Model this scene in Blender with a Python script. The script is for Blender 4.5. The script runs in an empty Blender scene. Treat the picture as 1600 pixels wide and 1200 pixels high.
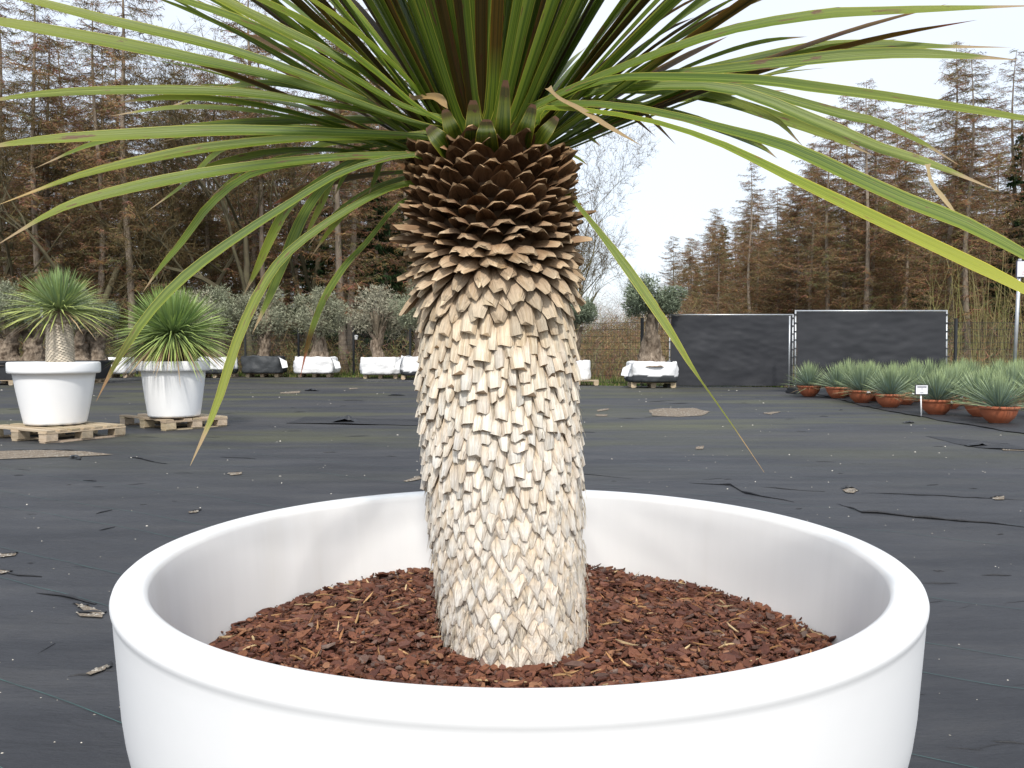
import bpy, math, random
import numpy as np
from mathutils import Vector, noise as mnoise
R = math.radians
sc = bpy.context.scene
COL = sc.collection
random.seed(7); np.random.seed(7)

# ------------------------------------------------------------------ camera
F = 1294.0                      # focal length in pixels of the 1600 wide photograph
CAMZ = 1.0
PITCH = math.atan((600-548)/F)
cam_d = bpy.data.cameras.new('camera'); cam = bpy.data.objects.new('camera', cam_d)
COL.objects.link(cam); sc.camera = cam
cam_d.sensor_width = 36; cam_d.lens = F/1600*36
cam_d.clip_start = 0.02; cam_d.clip_end = 3000
cam.location = (0, 0, CAMZ); cam.rotation_euler = (R(90)-PITCH, 0, 0)
# ------------------------------------------------------------------ light
SUN_EL, SUN_AZ = 48.0, 0.5      # sun behind the camera, a little to its right
w = bpy.data.worlds.new('World'); sc.world = w; w.use_nodes = True
nt = w.node_tree; nt.nodes.clear()
out = nt.nodes.new('ShaderNodeOutputWorld'); add = nt.nodes.new('ShaderNodeAddShader')
sky = nt.nodes.new('ShaderNodeTexSky'); sky.sky_type = 'NISHITA'; sky.sun_disc = False
sky.sun_elevation = R(SUN_EL); sky.sun_rotation = R(180-SUN_AZ)
sky.air_density = 1.0; sky.dust_density = 3.0; sky.ozone_density = 1.0
b1 = nt.nodes.new('ShaderNodeBackground'); b1.inputs[1].default_value = 0.05
b2 = nt.nodes.new('ShaderNodeBackground'); b2.inputs[1].default_value = 0.775   # thin white veil of cloud
tc = nt.nodes.new('ShaderNodeTexCoord'); ns = nt.nodes.new('ShaderNodeTexNoise')
ns.inputs['Scale'].default_value = 1.6; ns.inputs['Detail'].default_value = 4; ns.inputs['Roughness'].default_value = .5
cr = nt.nodes.new('ShaderNodeValToRGB')
cr.color_ramp.elements[0].position = .3; cr.color_ramp.elements[0].color = (.80, .88, 1.0, 1)
cr.color_ramp.elements[1].position = .7; cr.color_ramp.elements[1].color = (.93, .965, 1.0, 1)
nt.links.new(tc.outputs['Generated'], ns.inputs['Vector']); nt.links.new(ns.outputs['Fac'], cr.inputs[0])
nt.links.new(cr.outputs[0], b2.inputs[0]); nt.links.new(sky.outputs[0], b1.inputs[0])
nt.links.new(b1.outputs[0], add.inputs[0]); nt.links.new(b2.outputs[0], add.inputs[1]); nt.links.new(add.outputs[0], out.inputs[0])
sd = bpy.data.lights.new('sun', 'SUN'); sun = bpy.data.objects.new('sun', sd); COL.objects.link(sun)
sd.energy = 3.0; sd.angle = R(5.0); sd.color = (1.0, .955, .88)
sdir = Vector((math.sin(R(SUN_AZ))*math.cos(R(SUN_EL)), -math.cos(R(SUN_AZ))*math.cos(R(SUN_EL)), math.sin(R(SUN_EL))))
sun.rotation_euler = sdir.to_track_quat('Z', 'Y').to_euler(); sun.location = (2, -6, 8)
sc.view_settings.view_transform = 'Standard'; sc.view_settings.look = 'None'
sc.view_settings.exposure = 0.28; sc.view_settings.gamma = 1.0; sc.view_settings.use_curve_mapping = False

# ------------------------------------------------------------------ helpers
def unproj(px, py, Y):
    x = (px-800)/F; y = -(py-600)/F
    c, s = math.cos(PITCH), math.sin(PITCH)
    dy = c + y*s; dz = y*c - s
    k = Y/dy
    return Vector((x*k, Y, CAMZ+dz*k))
def gp(px, py, z=0.0):
    x = (px-800)/F; y = -(py-600)/F
    c, s = math.cos(PITCH), math.sin(PITCH)
    dy = c + y*s; dz = y*c - s
    k = (z-CAMZ)/dz
    return Vector((x*k, dy*k, z))
def lerp(a, b, t): return a+(b-a)*t
def interp(x, xs, ys): return float(np.interp(x, xs, ys))
def rnd(a, b): return random.uniform(a, b)

def M(name, c1, c2=None, scale=6, rough=.7, bump=0., bscale=60, spec=.3, attr=False, rand=0., stretch=(1, 1, 1),
      trans=0., uv=False, detail=5, c3=None, s3=1.5, t3=(.5, .65), bdist=.01, sheen=0.):
    m = bpy.data.materials.new(name); m.use_nodes = True; t = m.node_tree; L = t.links.new
    bs = t.nodes['Principled BSDF']; bs.inputs['Roughness'].default_value = rough
    bs.inputs['Specular IOR Level'].default_value = spec
    co = t.nodes.new('ShaderNodeTexCoord'); mp = t.nodes.new('ShaderNodeMapping'); mp.inputs['Scale'].default_value = stretch
    L(co.outputs['UV' if uv else 'Object'], mp.inputs[0])
    n = t.nodes.new('ShaderNodeTexNoise'); n.inputs['Scale'].default_value = scale; n.inputs['Detail'].default_value = detail
    n.inputs['Roughness'].default_value = .6
    L(mp.outputs[0], n.inputs['Vector'])
    rp = t.nodes.new('ShaderNodeValToRGB'); rp.color_ramp.elements[0].position = .32; rp.color_ramp.elements[1].position = .68
    rp.color_ramp.elements[0].color = (*c1, 1); rp.color_ramp.elements[1].color = (*(c2 or c1), 1)
    L(n.outputs['Fac'], rp.inputs[0]); cur = rp.outputs[0]
    def mix(a, b, fac, kind='MIX'):
        x = t.nodes.new('ShaderNodeMix'); x.data_type = 'RGBA'; x.blend_type = kind
        if isinstance(fac, float): x.inputs[0].default_value = fac
        else: L(fac, x.inputs[0])
        for s_, i in ((a, 6), (b, 7)):
            if isinstance(s_, tuple): x.inputs[i].default_value = (*s_, 1)
            else: L(s_, x.inputs[i])
        return x.outputs[2]
    if c3:
        n3 = t.nodes.new('ShaderNodeTexNoise'); n3.inputs['Scale'].default_value = s3; n3.inputs['Detail'].default_value = 6
        L(mp.outputs[0], n3.inputs['Vector'])
        r3 = t.nodes.new('ShaderNodeMapRange'); r3.inputs[1].default_value = t3[0]; r3.inputs[2].default_value = t3[1]
        L(n3.outputs['Fac'], r3.inputs[0]); cur = mix(cur, c3, r3.outputs[0])
    if attr:
        a = t.nodes.new('ShaderNodeAttribute'); a.attribute_name = 'Col'; cur = mix(cur, a.outputs['Color'], 1.0, 'MULTIPLY')
    if rand:
        oi = t.nodes.new('ShaderNodeObjectInfo'); mr = t.nodes.new('ShaderNodeMapRange')
        mr.inputs[3].default_value = 1-rand; mr.inputs[4].default_value = 1+rand; L(oi.outputs['Random'], mr.inputs[0])
        cur = mix(cur, mr.outputs[0], 1.0, 'MULTIPLY')
    L(cur, bs.inputs['Base Color'])
    if bump:
        nb = t.nodes.new('ShaderNodeTexNoise'); nb.inputs['Scale'].default_value = bscale; nb.inputs['Detail'].default_value = 6
        L(mp.outputs[0], nb.inputs['Vector'])
        bp = t.nodes.new('ShaderNodeBump'); bp.inputs['Strength'].default_value = bump; bp.inputs['Distance'].default_value = bdist
        L(nb.outputs['Fac'], bp.inputs['Height']); L(bp.outputs[0], bs.inputs['Normal'])
    if trans:
        tr = t.nodes.new('ShaderNodeBsdfTranslucent'); mx = t.nodes.new('ShaderNodeMixShader'); mx.inputs[0].default_value = trans
        L(cur, tr.inputs[0]); L(bs.outputs[0], mx.inputs[1]); L(tr.outputs[0], mx.inputs[2])
        L(mx.outputs[0], t.nodes['Material Output'].inputs[0])
    return m

class G:
    def __init__(s): s.V = []; s.F = []; s.C = []; s.U = []; s.MI = []
    def add(s, verts, faces, col=(1, 1, 1), uv=None, mi=0):
        b = len(s.V); s.V += [tuple(v) for v in verts]
        s.F += [tuple(b+i for i in f) for f in faces]; s.MI += [mi]*len(faces)
        s.C += list(col) if isinstance(col, list) else [col]*len(verts)
        s.U += uv if uv else [(0, 0)]*len(verts)
    def box(s, c, d, col=(1, 1, 1), rz=0, mi=0, jit=0):
        x, y, z = d[0]/2, d[1]/2, d[2]/2; cs, sn = math.cos(rz), math.sin(rz); vs = []
        for a, b_, e in ((-x, -y, -z), (x, -y, -z), (x, y, -z), (-x, y, -z), (-x, -y, z), (x, -y, z), (x, y, z), (-x, y, z)):
            a += rnd(-jit, jit); b_ += rnd(-jit, jit); e += rnd(-jit, jit)
            vs.append((c[0]+a*cs-b_*sn, c[1]+a*sn+b_*cs, c[2]+e))
        s.add(vs, [(0, 3, 2, 1), (4, 5, 6, 7), (0, 1, 5, 4), (1, 2, 6, 5), (2, 3, 7, 6), (3, 0, 4, 7)], col, mi=mi)
    def tube(s, pts, rad, n=6, col=(1, 1, 1), cap=True, mi=0):
        pts = [Vector(p) for p in pts]; k = len(pts)
        if not isinstance(rad, (list, tuple)): rad = [rad]*k
        vs = []; ref = Vector((0, 0, 1)) if abs((pts[-1]-pts[0]).normalized().z) < .9 else Vector((1, 0, 0))
        for i, p in enumerate(pts):
            t = (pts[min(i+1, k-1)]-pts[max(i-1, 0)]); t = t.normalized() if t.length > 1e-9 else Vector((0, 0, 1))
            u = t.cross(ref).normalized(); v = u.cross(t)
            for j in range(n):
                a = 2*math.pi*j/n; vs.append(p+rad[i]*(math.cos(a)*u+math.sin(a)*v))
        fs = [(i*n+j, i*n+(j+1) % n, (i+1)*n+(j+1) % n, (i+1)*n+j) for i in range(k-1) for j in range(n)]
        if cap: fs += [tuple(range(n-1, -1, -1)), tuple((k-1)*n+j for j in range(n))]
        s.add(vs, fs, col, mi=mi)
    def tri(s, p, q, w_, col):
        d = (q-p); sd_ = d.cross(Vector((rnd(-1, 1), rnd(-1, 1), rnd(-1, 1))))
        sd_ = sd_.normalized()*w_ if sd_.length > 1e-9 else Vector((w_, 0, 0))
        b = len(s.V); s.V += [tuple(p-sd_), tuple(p+sd_), tuple(q)]; s.F.append((b, b+1, b+2)); s.MI.append(0)
        s.C += [col]*3; s.U += [(0, 0), (1, 0), (.5, 1)]
    def lathe(s, prof, n=48, c=(0, 0, 0), col=(1, 1, 1), mi=0, wob=0.):
        vs = []
        for (r, z) in prof:
            for j in range(n):
                a = 2*math.pi*j/n; rr = r*(1+wob*mnoise.noise(Vector((math.cos(a)*2, math.sin(a)*2, z*4))))
                vs.append((c[0]+rr*math.cos(a), c[1]+rr*math.sin(a), c[2]+z))
        s.add(vs, [(i*n+j, i*n+(j+1) % n, (i+1)*n+(j+1) % n, (i+1)*n+j) for i in range(len(prof)-1) for j in range(n)], col, mi=mi)
    def mesh(s, name, mats, smooth=False):
        me = bpy.data.meshes.new(name); me.from_pydata(s.V, [], s.F)
        for m in (mats if isinstance(mats, (list, tuple)) else [mats]): me.materials.append(m)
        a = me.color_attributes.new('Col', 'FLOAT_COLOR', 'POINT')
        c = np.ones((len(s.V), 4), np.float32); c[:, :3] = np.array(s.C, np.float32)[:, :3]; a.data.foreach_set('color', c.ravel())
        li = np.empty(len(me.loops), np.int32); me.loops.foreach_get('vertex_index', li)
        u = me.uv_layers.new(name='UVMap'); u.data.foreach_set('uv', np.array(s.U, np.float32)[li].ravel())
        me.polygons.foreach_set('material_index', np.array(s.MI, np.int32))
        if smooth: me.polygons.foreach_set('use_smooth', np.ones(len(me.polygons), bool))
        me.update(); return me
    def build(s, name, mats, parent=None, smooth=False, loc=None):
        return link(name, s.mesh(name, mats, smooth), parent, loc)
def link(name, me, parent=None, loc=None):
    o = bpy.data.objects.new(name, me); COL.objects.link(o)
    if parent: o.parent = parent
    if loc is not None: o.location = loc
    return o
def tag(o, label=None, cat=None, group=None, kind=None):
    for k, v in (('label', label), ('category', cat), ('group', group), ('kind', kind)):
        if v: o[k] = v
    return o
def thing(name, label, cat, loc=(0, 0, 0), rz=0, group=None):
    o = bpy.data.objects.new(name, None); COL.objects.link(o); o.location = loc; o.rotation_euler = (0, 0, rz)
    o.empty_display_size = .2
    return tag(o, label, cat, group)
def copy_tree(o, loc, rz=0, scale=1, label=None, group=None):
    c = o.copy(); COL.objects.link(c); c.location = loc; c.rotation_euler = (0, 0, rz); c.scale = (scale,)*3 if not isinstance(scale, tuple) else scale
    for ch in o.children:
        d = ch.copy(); COL.objects.link(d); d.parent = c
        for g2 in ch.children:
            e = g2.copy(); COL.objects.link(e); e.parent = d
    return tag(c, label, None, group)

# ------------------------------------------------------------------ materials
m_white = M('white_plastic', (.80, .81, .82), (.83, .84, .85), 3, .38, .02, 40, .45)
m_whitein = M('white_plastic_dusty', (.80, .80, .80), (.84, .84, .84), 2, .5, 0, 1, .3, stretch=(6, 6, .4), c3=(.74, .73, .71), s3=1.2, t3=(.55, .85))
m_bag = M('white_bag_cloth', (.72, .73, .75), (.80, .81, .82), 5, .6, .25, 14, .3, bdist=.05, attr=True)
m_terra = M('terracotta_plastic', (.34, .10, .048), (.42, .14, .07), 9, .55, .05, 50, .3, rand=.12, c3=(.28, .13, .09), s3=5, t3=(.55, .8))
m_soil = M('potting_soil', (.05, .03, .02), (.09, .06, .04), 30, .95, .6, 60)
m_black = M('black_plastic', (.022, .024, .028), (.035, .037, .042), 5, .5, .1, 30, .4)
m_stub = M('dry_leaf_base', (.74, .72, .70), (1.10, 1.08, 1.05), 2.4, .85, .8, 5, .12, attr=True, uv=True, stretch=(3.0, .45, 1), detail=8, rand=.06, bdist=.005, c3=(.70, .62, .50), s3=1.3, t3=(.52, .72))
m_core = M('trunk_core', (.07, .045, .028), (.13, .085, .05), 25, .9, .5, 60)
m_bark = M('bark_chips', (.75, .72, .70), (1.15, 1.1, 1.05), 60, .75, .4, 150, .25, attr=True)
m_wood = M('pallet_wood', (.36, .285, .195), (.54, .45, .33), 3, .8, .3, 12, .15, attr=True, stretch=(1.2, 9, 9), c3=(.30, .25, .19), s3=1.5, t3=(.5, .75))
m_twig = M('larch_twigs', (.85, .82, .8), (1.15, 1.15, 1.15), .35, .95, 0, 1, .05, attr=True, rand=.18)
m_trunk = M('tree_bark', (.19, .15, .115), (.34, .285, .225), 7, .95, .6, 14, .1, rand=.25, stretch=(2.5, 2.5, .5), bdist=.05)
m_oak = M('mossy_bark', (.085, .07, .05), (.13, .12, .07), 3, .95, .3, 14, .1, rand=.1, attr=True)
m_spruce = M('spruce_needles', (.8, .8, .8), (1.2, 1.2, 1.2), .6, .9, 0, 1, .1, attr=True, rand=.2)
m_olive = M('olive_leaves', (.85, .85, .85), (1.15, 1.15, 1.15), 2, .6, 0, 1, .3, attr=True, rand=.1)
m_otrunk = M('olive_trunk', (.07, .05, .035), (.32, .26, .20), 6, .95, .9, 9, .1, bdist=.08, stretch=(1.6, 1.6, .6))
m_small = M('small_yucca_leaves', (.9, .9, .9), (1.1, 1.1, 1.1), 4, .5, 0, 1, .35, attr=True, rand=.08, trans=.12)
m_stem = M('brush_stems', (.85, .85, .85), (1.15, 1.15, 1.15), .4, .95, 0, 1, .05, attr=True)
m_grass = M('grass_blades', (.85, .85, .85), (1.15, 1.15, 1.15), .7, .8, 0, 1, .15, attr=True)
m_metal = M('galvanised_steel', (.42, .44, .46), (.52, .54, .56), 12, .42, .05, 30, .5); m_metal.node_tree.nodes['Principled BSDF'].inputs['Metallic'].default_value = .6
m_screen = M('black_windbreak_cloth', (.020, .022, .027), (.030, .032, .038), 1.5, .62, .25, 300, .35, stretch=(1, 1, 2.5), c3=(.060, .062, .068), s3=.7, t3=(.62, .95))
m_fence = M('anthracite_steel', (.02, .022, .025), (.03, .032, .035), 5, .5, 0, 1, .4)
m_sign = M('white_sign', (.78, .80, .84), None, 5, .4, 0, 1, .4)
m_ink = M('dark_print', (.06, .06, .09), None, 5, .5)
m_red = M('red_print', (.45, .08, .08), None, 5, .5)
m_thread = M('teal_thread', (.06, .15, .14), (.035, .06, .06), 6, .6)
m_gravel = M('gravel', (.13, .108, .085), (.28, .235, .185), 60, .95, .8, 90, .1, c3=(.14, .11, .085), s3=14, t3=(.5, .7))
m_pebble = M('pebbles', (.6, .6, .6), (1, 1, 1), 20, .9, 0, 1, .15, attr=True)
m_ground = M('forest_floor', (.075, .055, .03), (.13, .10, .05), 1.2, .95, .5, 6, .1, c3=(.055, .085, .02), s3=.35, t3=(.5, .62))
m_verge = M('grass_verge', (.09, .075, .035), (.13, .11, .06), 3, .95, .5, 12, .1, c3=(.06, .10, .02), s3=1.1, t3=(.47, .6))

def fabric_mat(name, k=1.0, moss=True):
    m = bpy.data.materials.new(name); m.use_nodes = True; t = m.node_tree; L = t.links.new; N = t.nodes.new
    bs = t.nodes['Principled BSDF']; bs.inputs['Roughness'].default_value = .62; bs.inputs['Specular IOR Level'].default_value = .32
    co = N('ShaderNodeTexCoord')
    def ns_(scale, st, det=5, rough=.6):
        mp = N('ShaderNodeMapping'); mp.inputs['Scale'].default_value = st; L(co.outputs['Object'], mp.inputs[0])
        n = N('ShaderNodeTexNoise'); n.inputs['Scale'].default_value = scale; n.inputs['Detail'].default_value = det; n.inputs['Roughness'].default_value = rough
        L(mp.outputs[0], n.inputs[0]); return n.outputs['Fac']
    def rng(x, a, b, c, d):
        r = N('ShaderNodeMapRange'); r.inputs[1].default_value = a; r.inputs[2].default_value = b; r.inputs[3].default_value = c; r.inputs[4].default_value = d
        L(x, r.inputs[0]); return r.outputs[0]
    def mix(a, b, fac):
        x = N('ShaderNodeMix'); x.data_type = 'RGBA'; L(fac, x.inputs[0])
        for s_, i in ((a, 6), (b, 7)):
            if isinstance(s_, tuple): x.inputs[i].default_value = (*s_, 1)
            else: L(s_, x.inputs[i])
        return x.outputs[2]
    c = mix((.025*k, .0265*k, .0315*k), (.043*k, .045*k, .051*k), rng(ns_(1.1, (.5, 1.5, 1), 10, .72), .36, .64, 0, 1))
    c = mix(c, (.070*k, .068*k, .066*k), rng(ns_(2.2, (.45, 1.5, 1), 8, .72), .48, .8, 0, .6))
    if moss:
        sep = N('ShaderNodeSeparateXYZ'); L(co.outputs['Object'], sep.inputs[0])
        far = rng(sep.outputs['Y'], 5.5, 11, 0, 1)
        mo = rng(ns_(.55, (.35, 1.3, 1), 7, .6), .46, .66, 0, .8)
        mu = N('ShaderNodeMath'); mu.operation = 'MULTIPLY'; L(far, mu.inputs[0]); L(mo, mu.inputs[1])
        c = mix(c, (.080, .082, .040), mu.outputs[0])
        du = rng(ns_(.3, (.25, 1, 1), 6, .6), .5, .7, 0, .6)
        m2 = N('ShaderNodeMath'); m2.operation = 'MULTIPLY'; L(far, m2.inputs[0]); L(du, m2.inputs[1])
        c = mix(c, (.085, .080, .072), m2.outputs[0])
    L(c, bs.inputs['Base Color'])
    def bump(h, st, dist, prev=None):
        b = N('ShaderNodeBump'); b.inputs['Strength'].default_value = st; b.inputs['Distance'].default_value = dist; L(h, b.inputs['Height'])
        if prev: L(prev, b.inputs['Normal'])
        return b.outputs[0]
    b = bump(ns_(3.5, (.5, 1.6, 1), 6, .6), .9, .04)
    b = bump(ns_(26, (.7, 1.3, 1), 4, .6), .6, .006, b)
    b = bump(ns_(420, (1, 1, 1), 2), .3, .0008, b)
    L(b, bs.inputs['Normal']); return m
m_fabric = fabric_mat('woven_ground_cover')
m_fabric2 = fabric_mat('woven_ground_cover_new', .72, False)

def leaf_mat():
    m = bpy.data.materials.new('yucca_leaf'); m.use_nodes = True; t = m.node_tree; L = t.links.new; N = t.nodes.new
    bs = t.nodes['Principled BSDF']; bs.inputs['Roughness'].default_value = .42; bs.inputs['Specular IOR Level'].default_value = .45
    uv = N('ShaderNodeTexCoord'); sep = N('ShaderNodeSeparateXYZ'); L(uv.outputs['UV'], sep.inputs[0])
    oi = N('ShaderNodeObjectInfo')
    def math_(op, a, b=None, c=None):
        n = N('ShaderNodeMath'); n.operation = op
        for i, x in enumerate((a, b, c)):
            if x is None: continue
            if isinstance(x, (int, float)): n.inputs[i].default_value = x
            else: L(x, n.inputs[i])
        return n.outputs[0]
    def rng(x, a, b, c=0, d=1):
        r = N('ShaderNodeMapRange'); r.inputs[1].default_value = a; r.inputs[2].default_value = b; r.inputs[3].default_value = c; r.inputs[4].default_value = d
        L(x, r.inputs[0]); return r.outputs[0]
    def mix(a, b, fac, kind='MIX'):
        x = N('ShaderNodeMix'); x.data_type = 'RGBA'; x.blend_type = kind
        if isinstance(fac, (int, float)): x.inputs[0].default_value = fac
        else: L(fac, x.inputs[0])
        for s_, i in ((a, 6), (b, 7)):
            if isinstance(s_, tuple): x.inputs[i].default_value = (*s_, 1)
            else: L(s_, x.inputs[i])
        return x.outputs[2]
    def noise(scale, st, det=4, rough=.6):
        mp = N('ShaderNodeMapping'); mp.inputs['Scale'].default_value = st
        cb = N('ShaderNodeCombineXYZ'); L(math_('MULTIPLY', oi.outputs['Random'], 50.), cb.inputs[0]); L(math_('MULTIPLY', oi.outputs['Random'], 31.), cb.inputs[1]); L(cb.outputs[0], mp.inputs[1])
        L(uv.outputs['UV'], mp.inputs[0])
        n = N('ShaderNodeTexNoise'); n.inputs['Scale'].default_value = scale; n.inputs['Detail'].default_value = det; n.inputs['Roughness'].default_value = rough
        L(mp.outputs[0], n.inputs[0]); return n.outputs['Fac']
    u, v = sep.outputs['X'], sep.outputs['Y']
    e = math_('ABSOLUTE', math_('SUBTRACT', u, .5))
    fib = noise(1, (9, .7, 1), 3)
    c = mix((.052, .108, .008), (.180, .250, .024), rng(fib, .38, .62))
    c = mix(c, (.15, .21, .075), rng(noise(1, (3, 5, 1)), .5, .75, 0, .4))       # glaucous bloom
    c = mix(c, (.30, .33, .05), math_('MULTIPLY', rng(v, .45, .95), rng(oi.outputs['Random'], .0, 1, .15, .95)))
    c = mix(c, (.46, .44, .06), rng(e, .455, .485))                                 # yellow margin
    blot = math_('MULTIPLY', rng(noise(1, (2.2, 13, 1), 5), .60, .63), rng(noise(1, (.7, 3, 1), 3), .47, .53))
    c = mix(c, (.15, .085, .035), blot)
    c = mix(c, (.16, .09, .03), rng(noise(1, (14, 60, 1), 3), .70, .74, 0, .8))
    tipn = math_('ADD', v, math_('MULTIPLY', noise(1, (6, 6, 1)), .08))
    c = mix(c, (.42, .31, .17), rng(tipn, .93, .965))
    a = N('ShaderNodeAttribute'); a.attribute_name = 'Col'; c = mix(c, a.outputs['Color'], 1.0, 'MULTIPLY')
    L(c, bs.inputs['Base Color'])
    bp = N('ShaderNodeBump'); bp.inputs['Strength'].default_value = .6; bp.inputs['Distance'].default_value = .0015; L(noise(1, (22, .8, 1)), bp.inputs['Height']); L(bp.outputs[0], bs.inputs['Normal'])
    tr = N('ShaderNodeBsdfTranslucent'); L(c, tr.inputs[0]); mx = N('ShaderNodeMixShader'); mx.inputs[0].default_value = .34
    L(bs.outputs[0], mx.inputs[1]); L(tr.outputs[0], mx.inputs[2]); L(mx.outputs[0], t.nodes['Material Output'].inputs[0])
    return m
m_leaf = leaf_mat()
# ------------------------------------------------------------------ ground
def gh(x, y):                                     # height of the fabric sheet
    h = .014*mnoise.noise(Vector((x*.55, y*1.1, 3))) + .010*mnoise.noise(Vector((x*1.7, y*3.2, 9)))
    h += .004*mnoise.noise(Vector((x*5, y*9, 1)))
    return h
g = G(); S = 1200
g.add([(-S, -S, -.05), (S, -S, -.05), (S, S, -.05), (-S, S, -.05)], [(0, 1, 2, 3)])
tag(g.build('ground', m_ground), 'brown leaf litter ground with mossy patches under the wood', kind='structure')
def far_edge(x): return interp(x, [-40, -12, -3, 1, 3, 12, 45], [33.2, 32.2, 30.5, 25.2, 23.6, 21.6, 21.0]) + .25*mnoise.noise(Vector((x*.9, 0, 0)))
g = G(); nx, ny = 230, 250
for j in range(ny+1):
    tt = (j/ny)**1.6
    for i in range(nx+1):
        s_ = i/nx*2-1; hw = lerp(5, 34, min(1, tt*1.4)); x = hw*s_*(.55+.45*abs(s_)) + 2*tt
        y = lerp(-1.5, far_edge(x), tt); g.V.append((x, y, gh(x, y)))
g.C = [(1, 1, 1)]*len(g.V); g.U = [(0, 0)]*len(g.V)
g.F = [(j*(nx+1)+i, j*(nx+1)+i+1, (j+1)*(nx+1)+i+1, (j+1)*(nx+1)+i) for j in range(ny) for i in range(nx)]; g.MI = [0]*len(g.F)
fabric = tag(g.build('ground_fabric', m_fabric, smooth=True), 'dark grey woven ground cover fabric over the whole yard', kind='structure')
# verge sheet between the yard and the fence
g = G(); xs = np.linspace(-40, 46, 140)
for x in xs:
    for k, dy in enumerate((-.8, 0.2, 1.2, 3., 7.)):
        g.V.append((x, far_edge(x)+dy, -.02+.0*k+.02*mnoise.noise(Vector((x, dy, 2)))-.012*(k == 0)))
g.C = [(1, 1, 1)]*len(g.V); g.U = [(0, 0)]*len(g.V)
g.F = [(i*5+k, (i+1)*5+k, (i+1)*5+k+1, i*5+k+1) for i in range(len(xs)-1) for k in range(4)]; g.MI = [0]*len(g.F)
tag(g.build('verge', m_verge, smooth=True), 'strip of grass and bare earth at the foot of the fence', kind='structure')
# newer darker sheet under the terracotta bowls
def poly_sheet(name, pts, dz, mat, label, kind='structure', parent=None):
    g = G(); n = len(pts); c = sum((Vector(p) for p in pts), Vector())/n
    ring = []
    for k in range(n):
        a, b = Vector(pts[k]), Vector(pts[(k+1) % n]); m_ = max(2, int((b-a).length/.12)); m_ = min(m_, 60)
        for i in range(m_):
            p = a.lerp(b, i/m_); p += Vector((mnoise.noise(p*3.1), mnoise.noise(p*3.7+Vector((5, 5, 5))), 0))*.03; ring.append(p)
    R_ = 6; vs = []
    for r in range(R_+1):
        for p in ring:
            q = c.lerp(p, (R_-r)/R_ if r < R_ else .001); vs.append((q.x, q.y, gh(q.x, q.y)+dz))
    L_ = len(ring)
    g.add(vs, [(r*L_+k, r*L_+(k+1) % L_, (r+1)*L_+(k+1) % L_, (r+1)*L_+k) for r in range(R_) for k in range(L_)])
    o = g.build(name, mat, parent); return tag(o, label, kind=kind)
g = G(); edge = [gp(1215, 604), gp(1240, 608), gp(1300, 622), gp(1345, 634), gp(1400, 645), gp(1480, 659), gp(1560, 672), gp(1640, 684), gp(1900, 735)]
def edge_at(t):
    k = min(int(t), len(edge)-2); return edge[k].lerp(edge[k+1], t-k)
NE = 120; NR = 24
for i in range(NE+1):
    p = edge_at(i/NE*(len(edge)-1)); p = p+Vector((0, .05*mnoise.noise(p*1.3), 0))
    for j in range(NR+1):
        q = p+Vector((14, 2.5, 0))*((j/NR)**1.6)
        if q.y > 21.2: q.y = 21.2
        g.V.append((q.x, q.y, gh(q.x, q.y)+.012+(.02 if j == 0 else 0)*max(0, mnoise.noise(q*2))))
g.C = [(1, 1, 1)]*len(g.V); g.U = [(0, 0)]*len(g.V)
g.F = [(i*(NR+1)+j, i*(NR+1)+j+1, (i+1)*(NR+1)+j+1, (i+1)*(NR+1)+j) for i in range(NE) for j in range(NR)]; g.MI = [0]*len(g.F)
tag(g.build('ground_fabric', m_fabric2, smooth=True), 'darker newer fabric strip under the terracotta bowls', kind='structure')
# marker threads woven in the fabric
a0, b0 = gp(0, 903), gp(160, 945); dr = (b0-a0).normalized(); nr = Vector((-dr.y, dr.x, 0))
k0 = a0.dot(nr)
th_me = None
for k in range(-14, 22):
    off = k0 + k*.30
    if k % 3 == 2 or (k > 4 and k % 2): continue
    g = G(); vs = []; p0 = nr*off - dr*9
    for i in range(241):
        p = p0+dr*(i*.09)
        p = p + nr*.02*mnoise.noise(Vector((i*.05, k*3., 0)))
        z = gh(p.x, p.y)+.0032
        if p.y < .3 or p.y > 9: continue
        for s_ in (-1, 1): vs.append((p.x+nr.x*s_*.0013, p.y+nr.y*s_*.0013, z))
    if len(vs) < 8: continue
    g.add(vs, [(2*i, 2*i+1, 2*i+3, 2*i+2) for i in range(len(vs)//2-1)]); g.build('marker_thread', m_thread, fabric)

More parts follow.
